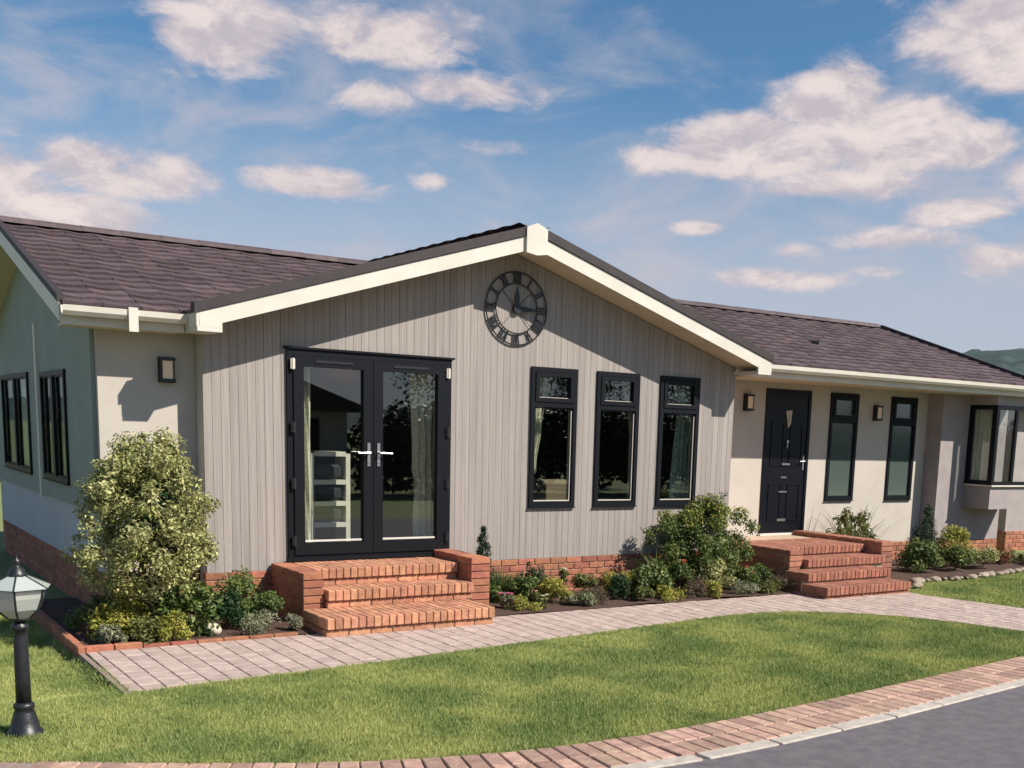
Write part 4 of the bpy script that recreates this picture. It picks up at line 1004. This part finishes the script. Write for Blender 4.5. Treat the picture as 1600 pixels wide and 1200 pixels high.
for k in range(5):
    cn = N.new('GeometryNodeMeshCone'); cn.fill_type = 'NONE'; cn.inputs['Vertices'].default_value = 3; cn.inputs['Side Segments'].default_value = 1
    cn.inputs['Radius Top'].default_value = .0004; cn.inputs['Radius Bottom'].default_value = .0022; cn.inputs['Depth'].default_value = .033 + .006 * (k % 3)
    tr = N.new('GeometryNodeTransform'); a = k * 2.4; tr.inputs['Translation'].default_value = (.009 * math.cos(a), .009 * math.sin(a), .0); tr.inputs['Rotation'].default_value = (.45 * math.sin(a * 1.7) , .45 * math.cos(a * 1.3), a)
    Lk.new(cn.outputs[0], tr.inputs[0]); Lk.new(tr.outputs[0], jn.inputs[0])
ip = N.new('GeometryNodeInstanceOnPoints'); rv = N.new('FunctionNodeRandomValue'); rv.data_type = 'FLOAT_VECTOR'; rv.inputs[0].default_value = (-.25, -.25, 0); rv.inputs[1].default_value = (.25, .25, 6.28)
rs_ = N.new('FunctionNodeRandomValue'); rs_.data_type = 'FLOAT'; rs_.inputs[2].default_value = .55; rs_.inputs[3].default_value = 1.3
sm = N.new('GeometryNodeSetMaterial'); sm.inputs['Material'].default_value = M['blade']
Lk.new(jn.outputs[0], sm.inputs[0]); Lk.new(gi.outputs[0], ip.inputs['Points']); Lk.new(sm.outputs[0], ip.inputs['Instance'])
Lk.new(rv.outputs[0], ip.inputs['Rotation']); Lk.new(rs_.outputs[1], ip.inputs['Scale']); Lk.new(ip.outputs[0], go.inputs[0])
md = lawn.modifiers.new('tufts', 'NODES'); md.node_group = ng

# ------------------------------------------------------------------ far things
V = []; F = []; na, nr_ = 700, 14
for j in range(nr_):
    for i in range(na):
        a = math.radians(-60 + 220 * i / (na - 1)); D = 260 + 32 * j
        hgt = 41 * math.exp(-((math.degrees(a) - 58) / 21) ** 2) + 9 + 3 * noise.noise(Vector((a * 6, 0, 0)))
        t = math.sin(math.pi * min(1, j / (nr_ - 1)) * .5) ; z = hgt * t + 2.6 * noise.noise(Vector((a * 90, j * .9, 3))) * (t > .05) + 1.2 * noise.noise(Vector((a * 260, j * 2., 7)))
        V.append((D * math.sin(a) - 3.2, D * math.cos(a) - 10.9, max(-.5, z) if j else -1))
F = [(j * na + i, j * na + i + 1, (j + 1) * na + i + 1, (j + 1) * na + i) for j in range(nr_ - 1) for i in range(na - 1)]
tag(obj('hills', V, F, M['hill'], smooth=True), kind='structure')
def tree(x, y, h, w, label, seed, n=4000, mt=None, group=None):
    r = random.Random(seed); lb = []
    for i in range(26):
        a = r.uniform(0, 6.28); q = w * .5 * r.uniform(.1, .95); z = h * r.uniform(.35, .95); s = w * r.uniform(.14, .24); lb.append((q * math.cos(a), q * math.sin(a), z, s, s, s * .8))
    root = tag(empty('tree', (x, y, -.05)), label, 'tree', group)
    p, nr = sample_lobes(lb, n, .5); tri_obj('crown', leaf_mesh(p, nr, w * .03, .6), mt or M['g_dark'], root)
    s = MB(); s.tube((0, 0, 0), (0, 0, h * .6), h * .03, h * .015, 8); s.build('trunk', M['wood'], root)
shrub('bush', 1.6 - .3, 24.5, 1.5, 1.3, M['g_dark'], 'dark bush in the distance past the left end wall', .14, 2500, seed=71, cat='bush')
hedge = tag(empty('hedge', (-3, 15, 0)), 'low clipped hedge behind the lawn past the left end wall', 'hedge')
lb = [(i * .35 - 3, rr.uniform(-.1, .1), .3 + rr.uniform(-.03, .05), .3, .3, .28) for i in range(17)]
p, nr = sample_lobes(lb, 5000, .4); tri_obj('foliage', leaf_mesh(p, nr, .07, .6), M['g_dark'], hedge)
nb2 = tag(empty('bungalow', (19, 4, 0)), 'part of a neighbouring pale grey bungalow beyond the right end of the house', 'house')
MB().box(-4, 6, -2.6, 3, .32, 2.6).build('wall', M['mauve'], nb2); MB().box(-3.98, 5.98, -2.58, 2.98, -.05, .318).build('base', M['mortar'], nb2)
brickwork('plinth', P('y', -2.632), -4.0, -.6, -.05, .33, M['brick'], nb2, .045)
brickwork('plinth', P('x', -4.032), -2.58, -.5, -.05, .33, M['brick'], nb2, .045)
MB().prism([(-4.3, -3, 2.62), (-4.3, 3.4, 2.62), (-4.3, .2, 3.3)], (10.6, 0, 0)).build('roof', M['nr'], nb2)
# across the road, unseen: made up only to be reflected in the glass
nb = tag(empty('bungalow', (5.5, -21, 0)), 'made-up low bungalow behind the viewer, added for the glass reflections', 'house')
MB().box(-4, 3.6, -3, 3, -.02, 2.3).build('wall', M['nb'], nb)
m_ = MB(); m_.prism([(-4.4, 3.4, 2.2), (4.4, 3.4, 2.2), (0, 3.4, 3.75)], (0, -6.8, 0)); m_.build('roof', M['nr'], nb)
for q in (-3, -.5, 1.6): MB().box(q, q + 1.2, 3.003, 3.03, 1, 2.0).build('window', M['frame'], nb)
hedge = tag(empty('hedge', (24, -18, 0)), 'made-up tall dark hedge behind the viewer, added for the glass reflections', 'hedge')  # added to keep the bright ground out of the reflections
lb = [(i * .75 - 14, rr.uniform(-.3, .3), 1.2 + rr.uniform(-.2, .5), .9, .8, 1.3) for i in range(60)]
p, nr = sample_lobes(lb, 60000, .35); tri_obj('foliage', leaf_mesh(p, nr, .20, .8), M['g_con'], hedge)
for k, (tx, ty, th, lab) in enumerate(((15.5, -22, 5.0, 'unseen round tree added for reflections, nearest the bungalow across the road'), (20, -23, 4.4, 'unseen lower tree added for reflections, second from that bungalow'), (27, -24, 5.5, 'unseen tallest tree added for reflections, behind the hedge across the road'), (38, -24, 5.0, 'unseen last tree added for reflections, along the hedge across the road'))):
    tree(tx, ty, th, th * .85, lab, 80 + k, 7000, group='unseen trees added for reflections')
